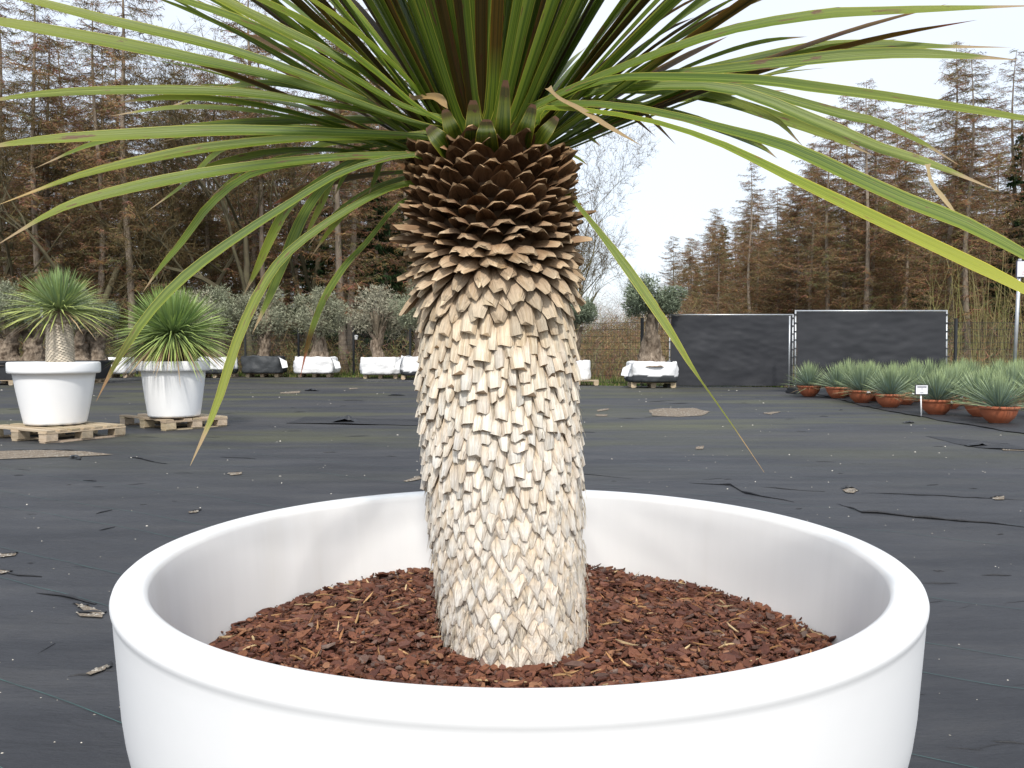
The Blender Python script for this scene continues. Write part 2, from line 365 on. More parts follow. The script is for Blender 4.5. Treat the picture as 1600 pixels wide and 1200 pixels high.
# holes torn in the fabric that show gravel
STONE = []
def tear(poly, stones=0, lip=True, label=None, dz=.006):
    pts = [gp(*p) for p in poly]
    o = poly_sheet('gravel_patch', pts, dz, m_gravel, label)
    c = sum(pts, Vector())/len(pts)
    for _ in range(stones):
        k = random.randrange(len(pts)); p = pts[k].lerp(pts[(k+1) % len(pts)], random.random()); p = c.lerp(p, math.sqrt(random.random())*.96)
        STONE.append((p.x, p.y, gh(p.x, p.y)+dz, rnd(.003, .009)*max(1, p.y/9), (rnd(.16, .42),)*3))
    if lip:                                       # the torn edge of the cloth stands up behind the hole
        back = sorted(pts, key=lambda p: p.x); up = [p for p in back if p.y >= c.y-.001] or back
        lipstrip([Vector((p.x, p.y+.01, 0)) for p in up], .018*max(1, c.y/6), o)
    return o
def lipstrip(pts, h, parent=None, wd=1.0, n=None):
    g = G(); vs = []; P = []
    for k in range(len(pts)-1):
        m_ = max(2, int((pts[k+1]-pts[k]).length/.04)); P += [pts[k].lerp(pts[k+1], i/m_) for i in range(m_)]
    P.append(pts[-1]); K = len(P)
    for i, p in enumerate(P):
        e = math.sin(math.pi*min(1, max(0, (i+.3)/(K))))**.6
        hh = h*e*(.45+.75*abs(mnoise.noise(Vector((p.x*7, p.y*7, 4)))))
        q = p + Vector((0, .03*mnoise.noise(Vector((p.x*6, p.y*6, 8))), 0)); z = gh(q.x, q.y)
        vs += [(q.x, q.y+hh*2.2*wd, z+.001), (q.x, q.y+hh*.7*wd, z+hh*.9), (q.x, q.y-hh*.5*wd, z+hh), (q.x, q.y-hh*.9*wd, z+hh*.55), (q.x, q.y-hh*.2, z+.001)]
    g.add(vs, [(5*i+j, 5*i+5+j, 5*i+6+j, 5*i+1+j) for i in range(K-1) for j in range(4)])
    o = g.build('fabric_fold', m_fabric2, parent or fabric, smooth=True); return o
tear([(1013, 641), (1040, 638), (1085, 638), (1110, 644), (1095, 650), (1060, 652), (1020, 650)], 260, False, 'five sided gravel patch in the fabric before the bagged olive')
tear([(-20, 706), (60, 704), (130, 706), (176, 711), (130, 714), (60, 716), (-20, 720)], 300, True, 'long lens of gravel below the left pallet')
tear([(112, 944), (135, 947), (160, 954), (160, 958), (130, 953)], 14, True, 'thin gravel slit beside the big pot at left')
tear([(118, 956), (162, 957), (162, 962), (125, 960)], 10, True, 'lower thin gravel slit beside the big pot at left')
tear([(140, 1052), (170, 1036), (172, 1044), (150, 1054)], 14, True, 'slanting gravel slit beside the lower left of the pot')
tear([(-5, 868), (24, 867), (20, 870), (-5, 873)], 20, True, 'small gravel slit at the left edge')
tear([(-5, 893), (15, 896), (2, 899), (-5, 898)], 10, True, 'tiny gravel slit at the left edge under the first')
tear([(1318, 768), (1332, 764), (1341, 769), (1334, 774), (1322, 773)], 60, True, 'gravel hole by the long fold at right')
tear([(1087, 700), (1099, 698), (1099, 703), (1088, 703)], 12, False, 'small square gravel hole right of the trunk')
tear([(932, 641), (951, 639), (950, 641), (934, 643)], 10, False, 'small gravel scrape behind the trunk')
tear([(930, 648), (950, 648), (950, 651), (932, 650)], 10, False, 'second small gravel scrape behind the trunk')
tear([(1190, 645), (1222, 643), (1205, 648)], 14, False, 'thin gravel scrape before the bowls')
tear([(1550, 778), (1570, 776), (1568, 781), (1552, 781)], 14, True, 'small gravel hole at the far right')
tear([(1560, 700), (1605, 704), (1605, 707), (1570, 705)], 30, False, 'gravel showing at the frayed edge far right')
tear([(630, 752), (655, 744), (658, 748), (636, 753)], 30, True, 'gravel slit left of the trunk behind the pot rim')
tear([(437, 613), (470, 611), (468, 614), (440, 615)], 10, False, 'thin gravel scrape in the middle distance at left')
tear([(545, 607), (560, 606), (559, 608), (546, 609)], 8, False, 'tiny gravel scrape before the white bag')
tear([(296, 803), (312, 800), (310, 804), (298, 805)], 14, True, 'tiny gravel hole above the pot rim at left')
tear([(354, 741), (378, 739), (376, 742), (358, 744)], 14, True, 'tiny gravel slit below the hanging leaf tip')
for P_, h in (([(1075, 755), (1140, 760), (1165, 772), (1240, 784)], .020), ([(1345, 772), (1420, 775), (1520, 777), (1610, 783)], .012),
              ([(1308, 787), (1345, 800), (1440, 807), (1610, 824)], .022), ([(1185, 762), (1290, 770)], .008), ([(60, 925), (100, 933), (150, 943)], .018),
              ([(-5, 893), (30, 901), (60, 905)], .012), ([(115, 717), (125, 719)], .03), ([(200, 715), (225, 718), (262, 724)], .02), ([(345, 714), (400, 717)], .012),
              ([(150, 805), (175, 799)], .015), ([(155, 832), (180, 825)], .015), ([(60, 1020), (85, 1006)], .006), ([(500, 1180), (505, 1181)], .004),
              ([(130, 750), (150, 752)], .012), ([(850, 735), (990, 750)], .008)):
    lipstrip([gp(*p) for p in P_], h)
# small creases all over the cloth, joined
_keep = G(); random.seed(64)
for _ in range(150):
    px, py = rnd(-10, 1610), 620+560*random.random()**1.6; p = gp(px, py); l = rnd(.03, .16)*max(1, p.y/5); a = rnd(-.35, .45); h = rnd(.0015, .006)*max(1, p.y/5); n_ = 8; vs = []
    for i in range(n_+1):
        t_ = i/n_; e = math.sin(math.pi*t_*.98+.02); q = p+Vector((math.cos(a)*(t_-.5)*l, math.sin(a)*(t_-.5)*l+.012*mnoise.noise(Vector((t_*3, px, 0))), 0)); z = gh(q.x, q.y)
        vs += [(q.x, q.y+h*2.4, z), (q.x, q.y+h*.5, z+h*e), (q.x, q.y-h*.5, z+h*e*.9), (q.x, q.y-h*.4, z)]
    _keep.add(vs, [(4*i+j, 4*i+4+j, 4*i+5+j, 4*i+1+j) for i in range(n_) for j in range(3)])
tag(_keep.build('creases', m_fabric2, fabric, smooth=True), kind='stuff')
# rucked fold with a dark opening in the middle distance
g = G()
def ruck(x0, y0, x1, y1, h, label):
    a, b = gp(x0, y0), gp(x1, y1); g = G(); vs = []; n = 26
    for i in range(n+1):
        p = a.lerp(b, i/n); e = max(0, math.sin(math.pi*i/n))**.7
        for j in range(9):
            t_ = j/8; yy = p.y + (t_-.25)*1.1; z = gh(p.x, yy)+.004 + h*e*math.exp(-((t_-.3)/.28)**2)*(.6+.5*mnoise.noise(Vector((p.x*3, yy*4, 0))))
            vs.append((p.x, yy, z))
    g.add(vs, [(9*i+j, 9*i+9+j, 9*i+10+j, 9*i+1+j) for i in range(n) for j in range(8)])
    return g.build('fabric_fold', m_fabric2, fabric, smooth=True)
ruck(455, 659, 660, 662, .07, ''); ruck(1505, 695, 1640, 706, .05, '')
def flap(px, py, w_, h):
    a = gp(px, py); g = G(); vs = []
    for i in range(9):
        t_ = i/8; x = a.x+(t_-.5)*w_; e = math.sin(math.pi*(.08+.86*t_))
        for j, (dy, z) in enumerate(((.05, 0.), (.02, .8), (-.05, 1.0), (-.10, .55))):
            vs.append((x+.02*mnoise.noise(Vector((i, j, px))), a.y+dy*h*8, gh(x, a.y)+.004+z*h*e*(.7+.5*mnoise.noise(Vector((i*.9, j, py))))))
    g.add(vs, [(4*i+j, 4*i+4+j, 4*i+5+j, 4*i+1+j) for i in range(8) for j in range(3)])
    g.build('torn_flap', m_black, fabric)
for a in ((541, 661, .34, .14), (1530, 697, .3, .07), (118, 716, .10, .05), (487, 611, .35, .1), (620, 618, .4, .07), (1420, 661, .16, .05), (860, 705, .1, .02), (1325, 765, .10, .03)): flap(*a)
# loose pebbles, seeds and bits blown over the cloth
for _ in range(430):
    px, py = rnd(-20, 1620), 600+600*random.random()**1.7; p = gp(px, py)
    if p.y > 21: continue
    STONE.append((p.x, p.y, gh(p.x, p.y)+.001, rnd(.0018, .0045)*max(1, p.y/3.2), (rnd(.3, .85),)*3))
def stones(name, L_, label):
    ico = [(0, 0, 1), (1, 0, 0), (0, 1, 0), (-1, 0, 0), (0, -1, 0), (.1, 0, -.6)]
    fc = [(0, 1, 2), (0, 2, 3), (0, 3, 4), (0, 4, 1), (5, 2, 1), (5, 3, 2), (5, 4, 3), (5, 1, 4)]
    g = G()
    for (x, y, z, r, c) in L_:
        a = rnd(0, 6); sx, sy, sz = rnd(.7, 1.4), rnd(.6, 1), rnd(.4, .8); cs, sn = math.cos(a), math.sin(a)
        c = (c[0], c[1]*.93, c[2]*.82)
        g.add([(x+r*(sx*p[0]*cs-sy*p[1]*sn), y+r*(sx*p[0]*sn+sy*p[1]*cs), z+r*sz*p[2]) for p in ico], fc, c)
    tag(g.build(name, m_pebble), label, kind='stuff')
stones('pebbles', STONE, 'pale grit and pebbles strewn over the fabric')

# ------------------------------------------------------------------ woodland
BR = [(.215, .135, .072), (.25, .162, .088), (.165, .108, .062), (.28, .185, .102), (.21, .155, .082), (.17, .145, .075)]
def larch(seed, h, dens=1.0, br=3.0, low=.14):
    random.seed(seed); gt = G(); gc = G(); lean = rnd(-.3, .3), rnd(-.3, .3)
    def ax(z): t_ = z/h; return Vector((lean[0]*t_+.12*math.sin(z*.5+seed), lean[1]*t_+.1*math.cos(z*.4), z))
    n = 12; gt.tube([ax(h*i/n) for i in range(n+1)], [max(.012, (.17+.03*(i == 0))*(1-(i/n))**.8*h/16) for i in range(n+1)], 7, cap=False)
    nb = int(150*dens)
    for b in range(nb):
        t_ = low+(1-low)*(b+random.random())/nb; z = h*t_
        ln = br*min(1, (1-t_)*1.7+.05)**.55*rnd(.55, 1.15)
        if t_ < .33: ln *= rnd(.35, .8)
        az = rnd(0, 2*math.pi); o = Vector((math.cos(az), math.sin(az), 0)); p = ax(z); up0 = rnd(-.05, .25); P = [p]; m_ = 7
        for i in range(m_):
            s_ = (i+1)/m_; d = (o+Vector((0, 0, up0-.55*s_*(1-s_)*2+.35*s_*s_+rnd(-.08, .08)))+Vector((rnd(-.12, .12), rnd(-.12, .12), 0))).normalized()
            p = p+d*ln/m_; P.append(p)
        base = random.choice(BR); bc = (.13, .10, .08)
        gc.tube(P, [max(.005, .026*(1-i/(m_+.5))*ln/br) for i in range(m_+1)], 3, bc, cap=False)
        nt_ = int(ln/.050)
        for k in range(nt_):
            s_ = .08+.92*(k+random.random())/nt_; i = min(m_-1, int(s_*m_)); q = P[i].lerp(P[i+1], s_*m_-i)
            sd_ = Vector((-o.y, o.x, 0))*(1 if k % 2 else -1); l2 = rnd(.18, .62)*(1.15-.6*s_)*min(1, ln/1.3+.3)
            e = q+(sd_*rnd(.6, 1)+o*rnd(.2, .9)+Vector((0, 0, rnd(-.75, .15)))).normalized()*l2
            c = tuple(x*rnd(.75, 1.25) for x in base); gc.tri(q, e, rnd(.008, .015), c)
            for _ in range(4):
                r_ = q.lerp(e, rnd(.15, .95)); gc.tri(r_, r_+Vector((rnd(-1, 1), rnd(-1, 1), rnd(-1.1, .5)))*l2*.42, .0095, c)
    return gt.mesh('larch_trunk', m_trunk, True), gc.mesh('larch_crown', m_twig)
def spruce(seed, h, br=2.6):
    random.seed(seed); gt = G(); gc = G(); gt.tube([(0, 0, 0), (0, 0, h*.5), (0, 0, h)], [.2, .12, .02], 6, cap=False)
    nb = 150
    for b in range(nb):
        t_ = .03+.97*(b+random.random())/nb; z = h*t_; ln = br*((1-t_)**.75)*rnd(.7, 1.1)+.12; az = rnd(0, 6.283); o = Vector((math.cos(az), math.sin(az), 0)); p = Vector((0, 0, z)); P = [p]
        for i in range(5):
            p = p+(o+Vector((0, 0, -.35+.13*i+rnd(-.06, .06)))).normalized()*ln/5; P.append(p)
        for k in range(int(ln/.04)):
            s_ = random.random(); i = min(4, int(s_*5)); q = P[i].lerp(P[i+1], s_*5-i); sd_ = Vector((-o.y, o.x, 0))*random.choice((-1, 1))
            e = q+(sd_*rnd(.3, 1)+o*rnd(.2, 1)+Vector((0, 0, rnd(-.9, .1)))).normalized()*rnd(.2, .45)
            v_ = rnd(.6, 1.35); gc.tri(q, e, rnd(.035, .07), (.022*v_, .042*v_, .016*v_))
            gc.tri(q, q.lerp(e, .7)+Vector((0, 0, -rnd(.05, .3))), .05, (.028*v_, .05*v_, .02*v_))
    return gt.mesh('spruce_trunk', m_trunk, True), gc.mesh('spruce_crown', m_spruce)
def broad(seed, h, spread=1.0, twig=5, col=(1, 1, 1), r0=.22, up=.3, tcol=(1.05, .88, .66)):
    random.seed(seed); gt = G(); gc = G()
    def grow(p, d, ln, r, lv):
        m_ = 5; P = [p]
        for i in range(m_):
            d = (d+Vector((rnd(-1, 1), rnd(-1, 1), rnd(-1, 1)))*(.16+.05*lv)+Vector((0, 0, up*.12))).normalized(); p = p+d*ln/m_; P.append(p)
        rr = [r*(1-.45*i/m_) for i in range(m_+1)]
        (gt if lv < 1 else gc).tube(P, rr, 7 if lv == 0 else (5 if lv < 3 else 3), col, cap=False)
        if lv >= 4:
            for _ in range(twig):
                q = P[random.randrange(1, m_+1)]; dd = (d+Vector((rnd(-1, 1), rnd(-1, 1), rnd(-.9, .9)))).normalized(); e = q+dd*rnd(.25, .8)
                gc.tri(q, e, .010, tcol)
                for _ in range(3): s_ = q.lerp(e, rnd(.2, 1)); gc.tri(s_, s_+(dd+Vector((rnd(-1, 1), rnd(-1, 1), rnd(-1, 1)))).normalized()*rnd(.12, .35), .007, tcol)
            return
        k = 4 if lv else 5
        for c_ in range(k):
            i = random.randrange(2, m_+1) if c_ else m_
            a = Vector((rnd(-1, 1), rnd(-1, 1), rnd(-.35, .7)))*spread; dd = (d+a*(1.0 if lv else 1.15)).normalized()
            grow(P[i], dd, ln*rnd(.55, .85), rr[i]*rnd(.5, .75), lv+1)
    grow(Vector((0, 0, 0)), Vector((rnd(-.1, .1), rnd(-.1, .1), 1)), h*.36, r0, 0)
    return gt.mesh('broadleaf_trunk', m_oak, True), gc.mesh('broadleaf_crown', m_oak)
LA = [larch(s, h, d, b) for s, h, d, b in ((11, 17, 1.0, 3.0), (12, 15.5, 1.1, 2.8), (13, 18, .9, 3.2), (14, 16.5, 1.0, 2.6), (15, 14.5, 1.15, 3.0))]
LX = [larch(s, h, d, b, .05) for s, h, d, b in ((21, 15, 1.5, 3.3), (22, 16, 1.4, 3.6))]     # bushier edge trees
SP = [spruce(31, 13), spruce(32, 9.5, 2.3), spruce(33, 15, 3)]
random.seed(5)
def plant_tree(name, proto, x, y, sc_, label, cat='tree', group=None, rz=None, tn='trunk', cn='crown'):
    t_ = thing(name, label, cat, (x, y, -.05), rnd(0, 6.28) if rz is None else rz, group); t_.scale = (sc_*rnd(.92, 1.08), sc_*rnd(.92, 1.08), sc_)
    link(tn, proto[0], t_); link(cn, proto[1], t_); return t_
GL = 'brown larches of the wood at left'; GR = 'brown larches of the wood at right'
nl = 0
for Y in (39.5, 43.5, 48, 53, 58.5, 64.5, 71, 79):
    xs_ = np.arange(-.66*Y-2, 1.5-(Y-39)*.05, 3.4+(Y-39)*.03)
    for x in xs_:
        x += rnd(-1.3, 1.3); y = Y+rnd(-1.5, 1.5)
        if x/y*F+800 > 868: continue
        plant_tree('larch_tree', random.choice((LA+LX*2) if Y > 45 else LA[:4]), x, y, rnd(.95, 1.22), 'tall bare brown larch in the mass of the wood behind the left of the yard', group=GL)
for Y in np.arange(41, 118, 5.2):
    for k, x in enumerate(np.arange(20.6, 20.6+max(14, min(42, Y*.66-15)), 3.2 if Y < 75 else 3.9)):
        xx = x+rnd(-1.2, 1.2)+(1.2 if Y > 90 else 0); y = Y+rnd(-2, 2)
        if xx/y*F+800 > 1760: continue
        plant_tree('larch_tree', random.choice(LX if k <= 1 or random.random() < .5 else LA), xx, y, rnd(.84, 1.03), 'bare brown larch in the mass of the wood behind the right of the yard', group=GR)
# single trees that can be picked out
def atpx(px, D): return (px-800)/F*D
for px, D, pr, s_, lab in ((205, 37, LA[2], 1.1, 'larch with pale straight trunk rising right behind the second white pot'),
                           (62, 37.5, LA[0], 1.1, 'larch with pale trunk seen above the left trunked yucca'),
                           (535, 36.5, LA[3], 1.15, 'larch with leaning pale trunk behind the white bagged olives'),
                           (1508, 37.5, LA[0], .84, 'larch with pale scaly trunk rising right of the black screens'),
                           (1290, 47, LA[1], .95, 'larch with pale trunk above the right black screen'),
                           (1352, 45, LA[2], .86, 'larch with thin pale trunk above the right end of the black screen'),
                           (1172, 60, LA[3], .9, 'larch with pale trunk above the left black screen')):
    plant_tree('larch_tree', pr, atpx(px, D), D, s_, lab)
for px, D, pr, s_, lab in ((590, 39, SP[1], 1.0, 'dark green spruce in the wood just left of the big trunk'), (500, 42, SP[0], .8, 'dark green spruce behind the middle white bag'),
                           (235, 45, SP[1], .85, 'small dark spruce behind the second white pot'), (1088, 110, SP[0], .95, 'dark green spruce at the far left end of the right wood'),
                           (1128, 96, SP[0], 1.2, 'dark green spruce top rising over the edge of the right wood'), (1590, 44, SP[2], .85, 'dark green spruce at the far right of the wood'),
                           (640, 40, SP[0], .75, 'dark green spruce directly behind the big trunk'), (760, 42, SP[2], .85, 'dark green spruce hidden mostly by the scaly trunk'),
                           (1440, 52, SP[1], .8, 'young dark spruce among the larches above the screens')):
    plant_tree('spruce_tree', pr, atpx(px, D), D, s_, lab, cn='crown')
OK = [broad(41, 15, 1.15, 11, (1, 1, 1), .20), broad(42, 14, 1.3, 11, (1, 1, 1), .19), broad(43, 15, .85, 8, (1.2, 1.2, 1.05), .16, .6)]
for px, D, k, s_, rz, lab in ((395, 36.5, 0, 1.15, .4, 'bare spreading oak with mossy limbs left of the big trunk'), (150, 37, 1, 1.15, 2.0, 'bare mossy oak over the second white pot'),
                              (300, 39, 1, 1.2, 4.0, 'bare oak with wide crooked branches between the larches'), (-20, 38, 0, 1.1, 3.0, 'bare oak cut by the left edge'),
                              (480, 41, 0, 1.2, 5.2, 'bare oak with fine twigs above the bagged olives')):
    plant_tree('oak_tree', OK[k], atpx(px, D), D, s_, lab, rz=rz, tn='trunk', cn='branches')
for px, D, s_, rz, lab in ((905, 43, .85, 1.0, 'slender bare pale tree standing against the sky right of the trunk'), (884, 46, .9, 3.0, 'slender bare tree half hidden behind the scaly trunk'),
                           (985, 70, .5, 2.0, 'small bare tree far off in the gap under the sky'), (1015, 72, .6, 4.0, 'small bare tree at the edge of the right wood')):
    plant_tree('bare_tree', OK[2], atpx(px, D), D, s_, lab, rz=rz, tn='trunk', cn='branches')

# brush and bramble: nobody could count the stems
def brush(n, areas, label):
    g = G(); random.seed(77)
    for _ in range(n):
        (x0, x1, y0, y1, h0, h1, cols) = random.choices(areas, [a[7] for a in areas])[0][:7]
        p = Vector((rnd(x0, x1), rnd(y0, y1), -.05)); h = rnd(h0, h1)*(.5+.5*random.random()); c = random.choice(cols); c = tuple(v*rnd(.7, 1.3) for v in c)
        d = Vector((rnd(-.5, .5), rnd(-.5, .5), 1)); q = p
        for i in range(3):
            e = q+d.normalized()*h/3; g.tri(q, e+d*.04, .011*(1.2-.3*i), c)
            for _k in range(2 if i else 1): r_ = q.lerp(e, random.random()); g.tri(r_, r_+Vector((rnd(-1, 1), rnd(-1, 1), rnd(-.1, .9)))*h*.22, .008, c)
            q = e; d += Vector((rnd(-.5, .5), rnd(-.5, .5), rnd(-.3, 0)))
    return tag(g.build('undergrowth', m_stem), label, kind='stuff')
TAN = [(.27, .195, .105), (.21, .15, .08), (.31, .24, .14), (.16, .115, .065)]; OLV = [(.19, .185, .07), (.22, .185, .08), (.13, .12, .055)]; YEL = [(.20, .175, .085), (.16, .135, .07)]
brush(44000, [(-28, 0, 35, 39, .8, 2.6, TAN+OLV, 2), (-34, 0, 39, 47, 1.5, 4.5, TAN+OLV, 3), (-1, 9, 29, 36, .8, 2.4, TAN+YEL, 1.6), (2.5, 12, 38, 60, 1.2, 3.6, TAN, 2.4), (5, 19, 60, 80, 3, 7.5, TAN, 2.6), (10, 40, 27, 33, .5, 1.6, TAN, 1),
              (16, 36, 34, 44, 1.5, 4.5, TAN+OLV, 2.6), (19, 34, 44, 80, 2, 6, TAN, 3), (-40, 4, 50, 75, 3, 8, TAN+OLV, 5)], 'brown brush and brambles along the edge of the wood')
# willow rods at right
random.seed(9); 
g = G()
for _ in range(95):
    x, y = rnd(15.5, 24), rnd(28, 34); h = rnd(2.5, 5.5); c = random.choice(YEL+OLV); P = [Vector((x, y, -.05))]; d = Vector((rnd(-.1, .1), 0, 1))
    for i in range(4): P.append(P[-1]+d*h/4); d += Vector((rnd(-.12, .12), rnd(-.1, .1), 0))
    g.tube(P, [.016, .014, .011, .007, .003], 3, c, cap=False)
    for _k in range(7): i = random.randrange(1, 4); q = P[i].lerp(P[i+1], random.random()); g.tri(q, q+Vector((rnd(-.5, .5), rnd(-.5, .5), rnd(.3, .9))), .008, c)
tag(g.build('willow_rods', m_stem), 'thicket of thin yellow green rods behind the right end of the fence', kind='stuff')
# grass on the verge
g = G(); random.seed(3)
for _ in range(26000):
    x = rnd(-30, 28); y = far_edge(x)+.05+rnd(0, 1)**1.5*4.5
    if mnoise.noise(Vector((x*.8, y*1.2, 0))) < -.08 and random.random() < .85: continue
    h = rnd(.04, .16)*(1+.9*(y-far_edge(x) > 1.5)); v_ = rnd(.7, 1.3); c = (.075*v_, .125*v_, .022*v_) if random.random() < .72 else (.22*v_, .18*v_, .09*v_)
    p = Vector((x, y, -.03)); g.tri(p, p+Vector((rnd(-.07, .07), rnd(-.07, .07), h)), .012, c)
for cx, n_ in ((1019, 60), (1110, 15), (1195, 15)):
    pass
tag(g.build('verge_grass', m_grass), 'short green and straw grass along the yard edge', kind='stuff')
g = G()
for _ in range(140):
    p = gp(1172, 600)+Vector((rnd(-.22, .22), rnd(-.25, .25), rnd(.05, .22))); g.tri(p, p+Vector((rnd(-.03, .03), rnd(-.03, .03), .02)), .02, (.65, .55, .03))
    g.tri(Vector((p.x, p.y, -.02)), p, .008, (.08, .13, .03))
tag(g.build('wild_flowers', m_grass), 'clump of small yellow flowers at the foot of the left screen', 'flowers')
# ------------------------------------------------------------------ fences
random.seed(21)
fpts = [Vector(p) for p in ((30, 25.2, 0), (20.5, 24.6, 0), (13.0, 24.3, 0), (3.75, 23.9, 0), (-.4, 28, 0), (-4, 32.6, 0), (-11, 34.2, 0), (-30, 36.5, 0))]
fence = thing('mesh_fence', 'dark steel mesh fence with square posts along the edge of the wood', 'fence', (0, 0, 0))
post_g = G(); post_g.box((0, 0, .95), (.07, .07, 1.95)); post_g.box((0, 0, 1.935), (.08, .08, .02)); post_me = post_g.mesh('post', m_fence)
pan = G()
for i in range(1, 50): x = i*.05; pan.add([(x-.004, 0, .05), (x+.004, 0, .05), (x+.004, 0, 1.83), (x-.004, 0, 1.83)], [(0, 1, 2, 3)])
for i in range(10):
    z = .06+i*.196
    for dy in (-.006, .006): pan.box((1.25, dy, z), (2.44, .008, .010))
pan_me = pan.mesh('mesh_panel', m_fence)
for a, b in zip(fpts, fpts[1:]):
    n = max(1, round((b-a).length/2.5)); st = (b-a).length/n; ang = math.atan2(b.y-a.y, b.x-a.x)
    for i in range(n):
        p = a.lerp(b, i/n); o = link('post', post_me, fence, p); o.rotation_euler.z = ang
        q = link('mesh_panel', pan_me, fence, p); q.rotation_euler.z = ang; q.scale.x = st/2.5
# small white lamp on a fence post
g = G(); g.lathe([(0, .0), (.05, .0), (.07, .05), (.07, .12), (.09, .13), (.09, .15), (.03, .2), (0, .2)], 12); g.box((-.06, 0, .1), (.1, .03, .03))
p = unproj(557, 531, 33.3); tag(g.build('post_lamp', m_white, loc=(p.x, p.y-.1, p.z)), 'small white lamp fixed to a dark fence post at left', 'lamp')

def heras(px0, px1, D, z0, z1, label, lean=0):
    x0, x1 = atpx(px0, D), atpx(px1, D); W = x1-x0
    t = thing('screen_panel', label, 'fence panel', (x0, D, z0), 0); t.rotation_euler.x = lean
    H = z1-z0; r = .021
    for nm, pts in (('frame_tube', [(0, 0, 0), (0, 0, H)]), ('frame_tube', [(W, 0, 0), (W, 0, H)]), ('frame_tube', [(0, 0, H-.02), (W, 0, H-.02)]), ('frame_tube', [(0, 0, .12), (W, 0, .12)])):
        g = G(); g.tube(pts, r, 8); g.build(nm, m_metal, t, True)
    g = G(); nx_, nz_ = 90, 50; vs = []
    for j in range(nz_+1):
        for i in range(nx_+1):
            u_, v_ = i/nx_, j/nz_; x = .03+u_*(W-.06); z = .02+v_*(H-.05); e = max(0, math.sin(math.pi*u_))**.3*max(0, math.sin(math.pi*v_))**.4
            y = -.03-.035*e*mnoise.noise(Vector((x*1.1, z*1.6, px0))) -.012*e*mnoise.noise(Vector((x*3+z*5, z*6-x*2, px0)))
            z -= .02*abs(math.sin(x*7.0))*(v_**8); vs.append((x, y, z))
    g.add(vs, [(j*(nx_+1)+i, j*(nx_+1)+i+1, (j+1)*(nx_+1)+i+1, (j+1)*(nx_+1)+i) for j in range(nz_) for i in range(nx_)])
    g.build('screen_cloth', m_screen, t, True)
    tie = G(); tie.box((0, -.005, 0), (.075, .075, .018)); tm = tie.mesh('cable_tie', m_black)
    for x in (0, W):
        for k in range(9): link('cable_tie', tm, t, (x, 0, .15+k*(H-.25)/8))
    foot = G()
    for k, (a, b_) in enumerate(((.7, .22), (.62, .18))): foot.box((0, 0, .06*k-z0+.035), (b_, a, .06), jit=.004)
    fm = foot.mesh('foot_block', m_black)
    for x in (0, W): link('foot_block', fm, t, (x, 0, 0))
    return t
heras(1046, 1238, 22.7, .02, 2.0, 'left and farther black cloth screen panel behind the bagged olive')
heras(1243, 1479, 19.4, .12, 1.95, 'right and nearer black cloth screen panel above the bowls', R(-1.5))
g = G(); g.tube([(0, 0, -.1), (0, 0, 1.9)], .021, 8); g.build('brace', m_metal, thing('spare_pole', 'thin galvanised pole standing between the two black screens', 'pole', (atpx(1233, 21.5), 21.5, 0)), True)

# ------------------------------------------------------------------ pallets
board = {}
def boxmesh(name, d, mat, seed=0):
    key = (name, d, seed)
    if key not in board:
        g = G(); g.box((0, 0, 0), d, jit=.0025); v = rnd(.78, 1.15); g.C = [(v, v*rnd(.95, 1.0), v*rnd(.88, 1.0))]*len(g.V); board[key] = g.mesh(name, mat)
    return board[key]
def pallet(x, y, rz, label, L_=1.2, W_=.8, group=None, detail=True, missing=()):
    t = thing('pallet', label, 'pallet', (x, y, gh(x, y) if y < 20 else 0), rz, group)
    n = 7 if L_ > 1 else 5
    bw = W_/8
    nb = 7
    for i in range(nb):                         # top boards run along x
        yy = -W_/2+bw/2+i*(W_-bw)/(nb-1)
        if i in missing: continue
        link('board', boxmesh('board', (L_, .085 if i % 2 else .1, .02), m_wood, random.randrange(5)), t, (rnd(-.004, .004), yy, .144-.0105)).rotation_euler.z = rnd(-.006, .006)
    for xx in (-L_/2+.07, 0, L_/2-.07):
        link('cross_board', boxmesh('cross_board', (.14, W_, .02), m_wood, random.randrange(4)), t, (xx, 0, .112))
        link('bottom_board', boxmesh('bottom_board', (.1, W_, .02), m_wood, random.randrange(4)), t, (xx, 0, .0115))
        for yy in (-W_/2+.07, 0, W_/2-.07):
            link('block', boxmesh('block', (.14, .13, .077), m_wood, random.randrange(6)), t, (xx, yy, .062))
    return t
pallet(-5.28, 9.56, R(-30)+R(0), 'wooden pallet under the left white pot', 1.2, .95)
pallet(-4.52, 11.02, R(-40), 'wooden pallet under the white pot nearest the big trunk', 1.25, .85, missing=(1,))

# ------------------------------------------------------------------ white pots on the pallets
def tub(name, x, y, z, rt, rb, h, lip, label):
    prof = [(0, .03), (rb*.6, .03), (rb-.03, 0.0), (rb, .012), (rb+.004, .03)]
    for k in range(1, 9): prof.append((lerp(rb+.004, rt-.055, k/8)+.004*math.sin(k/8*3.1), lerp(.03, h-lip-.004, k/8)))
    prof += [(rt-.012, h-lip), (rt-.002, h-lip+.01), (rt, h-lip+.03), (rt, h-.02), (rt-.006, h-.006), (rt-.02, h), (rt-.045, h), (rt-.055, h-.008), (rt-.06, h-.05), (rt-.09, h*.6)]
    t = thing(name, label, 'pot', (x, y, z)); g = G(); g.lathe(prof, 72); g.build('shell', m_white, t, True)
    g = G(); g.lathe([(0, h-.06), (rt*.5, h-.055), (rt-.06, h-.07)], 40, wob=.05); g.build('soil', m_soil, t, True)
    return t
ZP = .150
tub('white_pot', -5.32, 9.63, ZP, .485, .325, .722, .130, 'left white plastic tub holding the trunked yucca')
tub('white_pot', -4.38, 10.72, ZP, .445, .315, .718, .125, 'white plastic tub holding the bushy trunkless yucca')

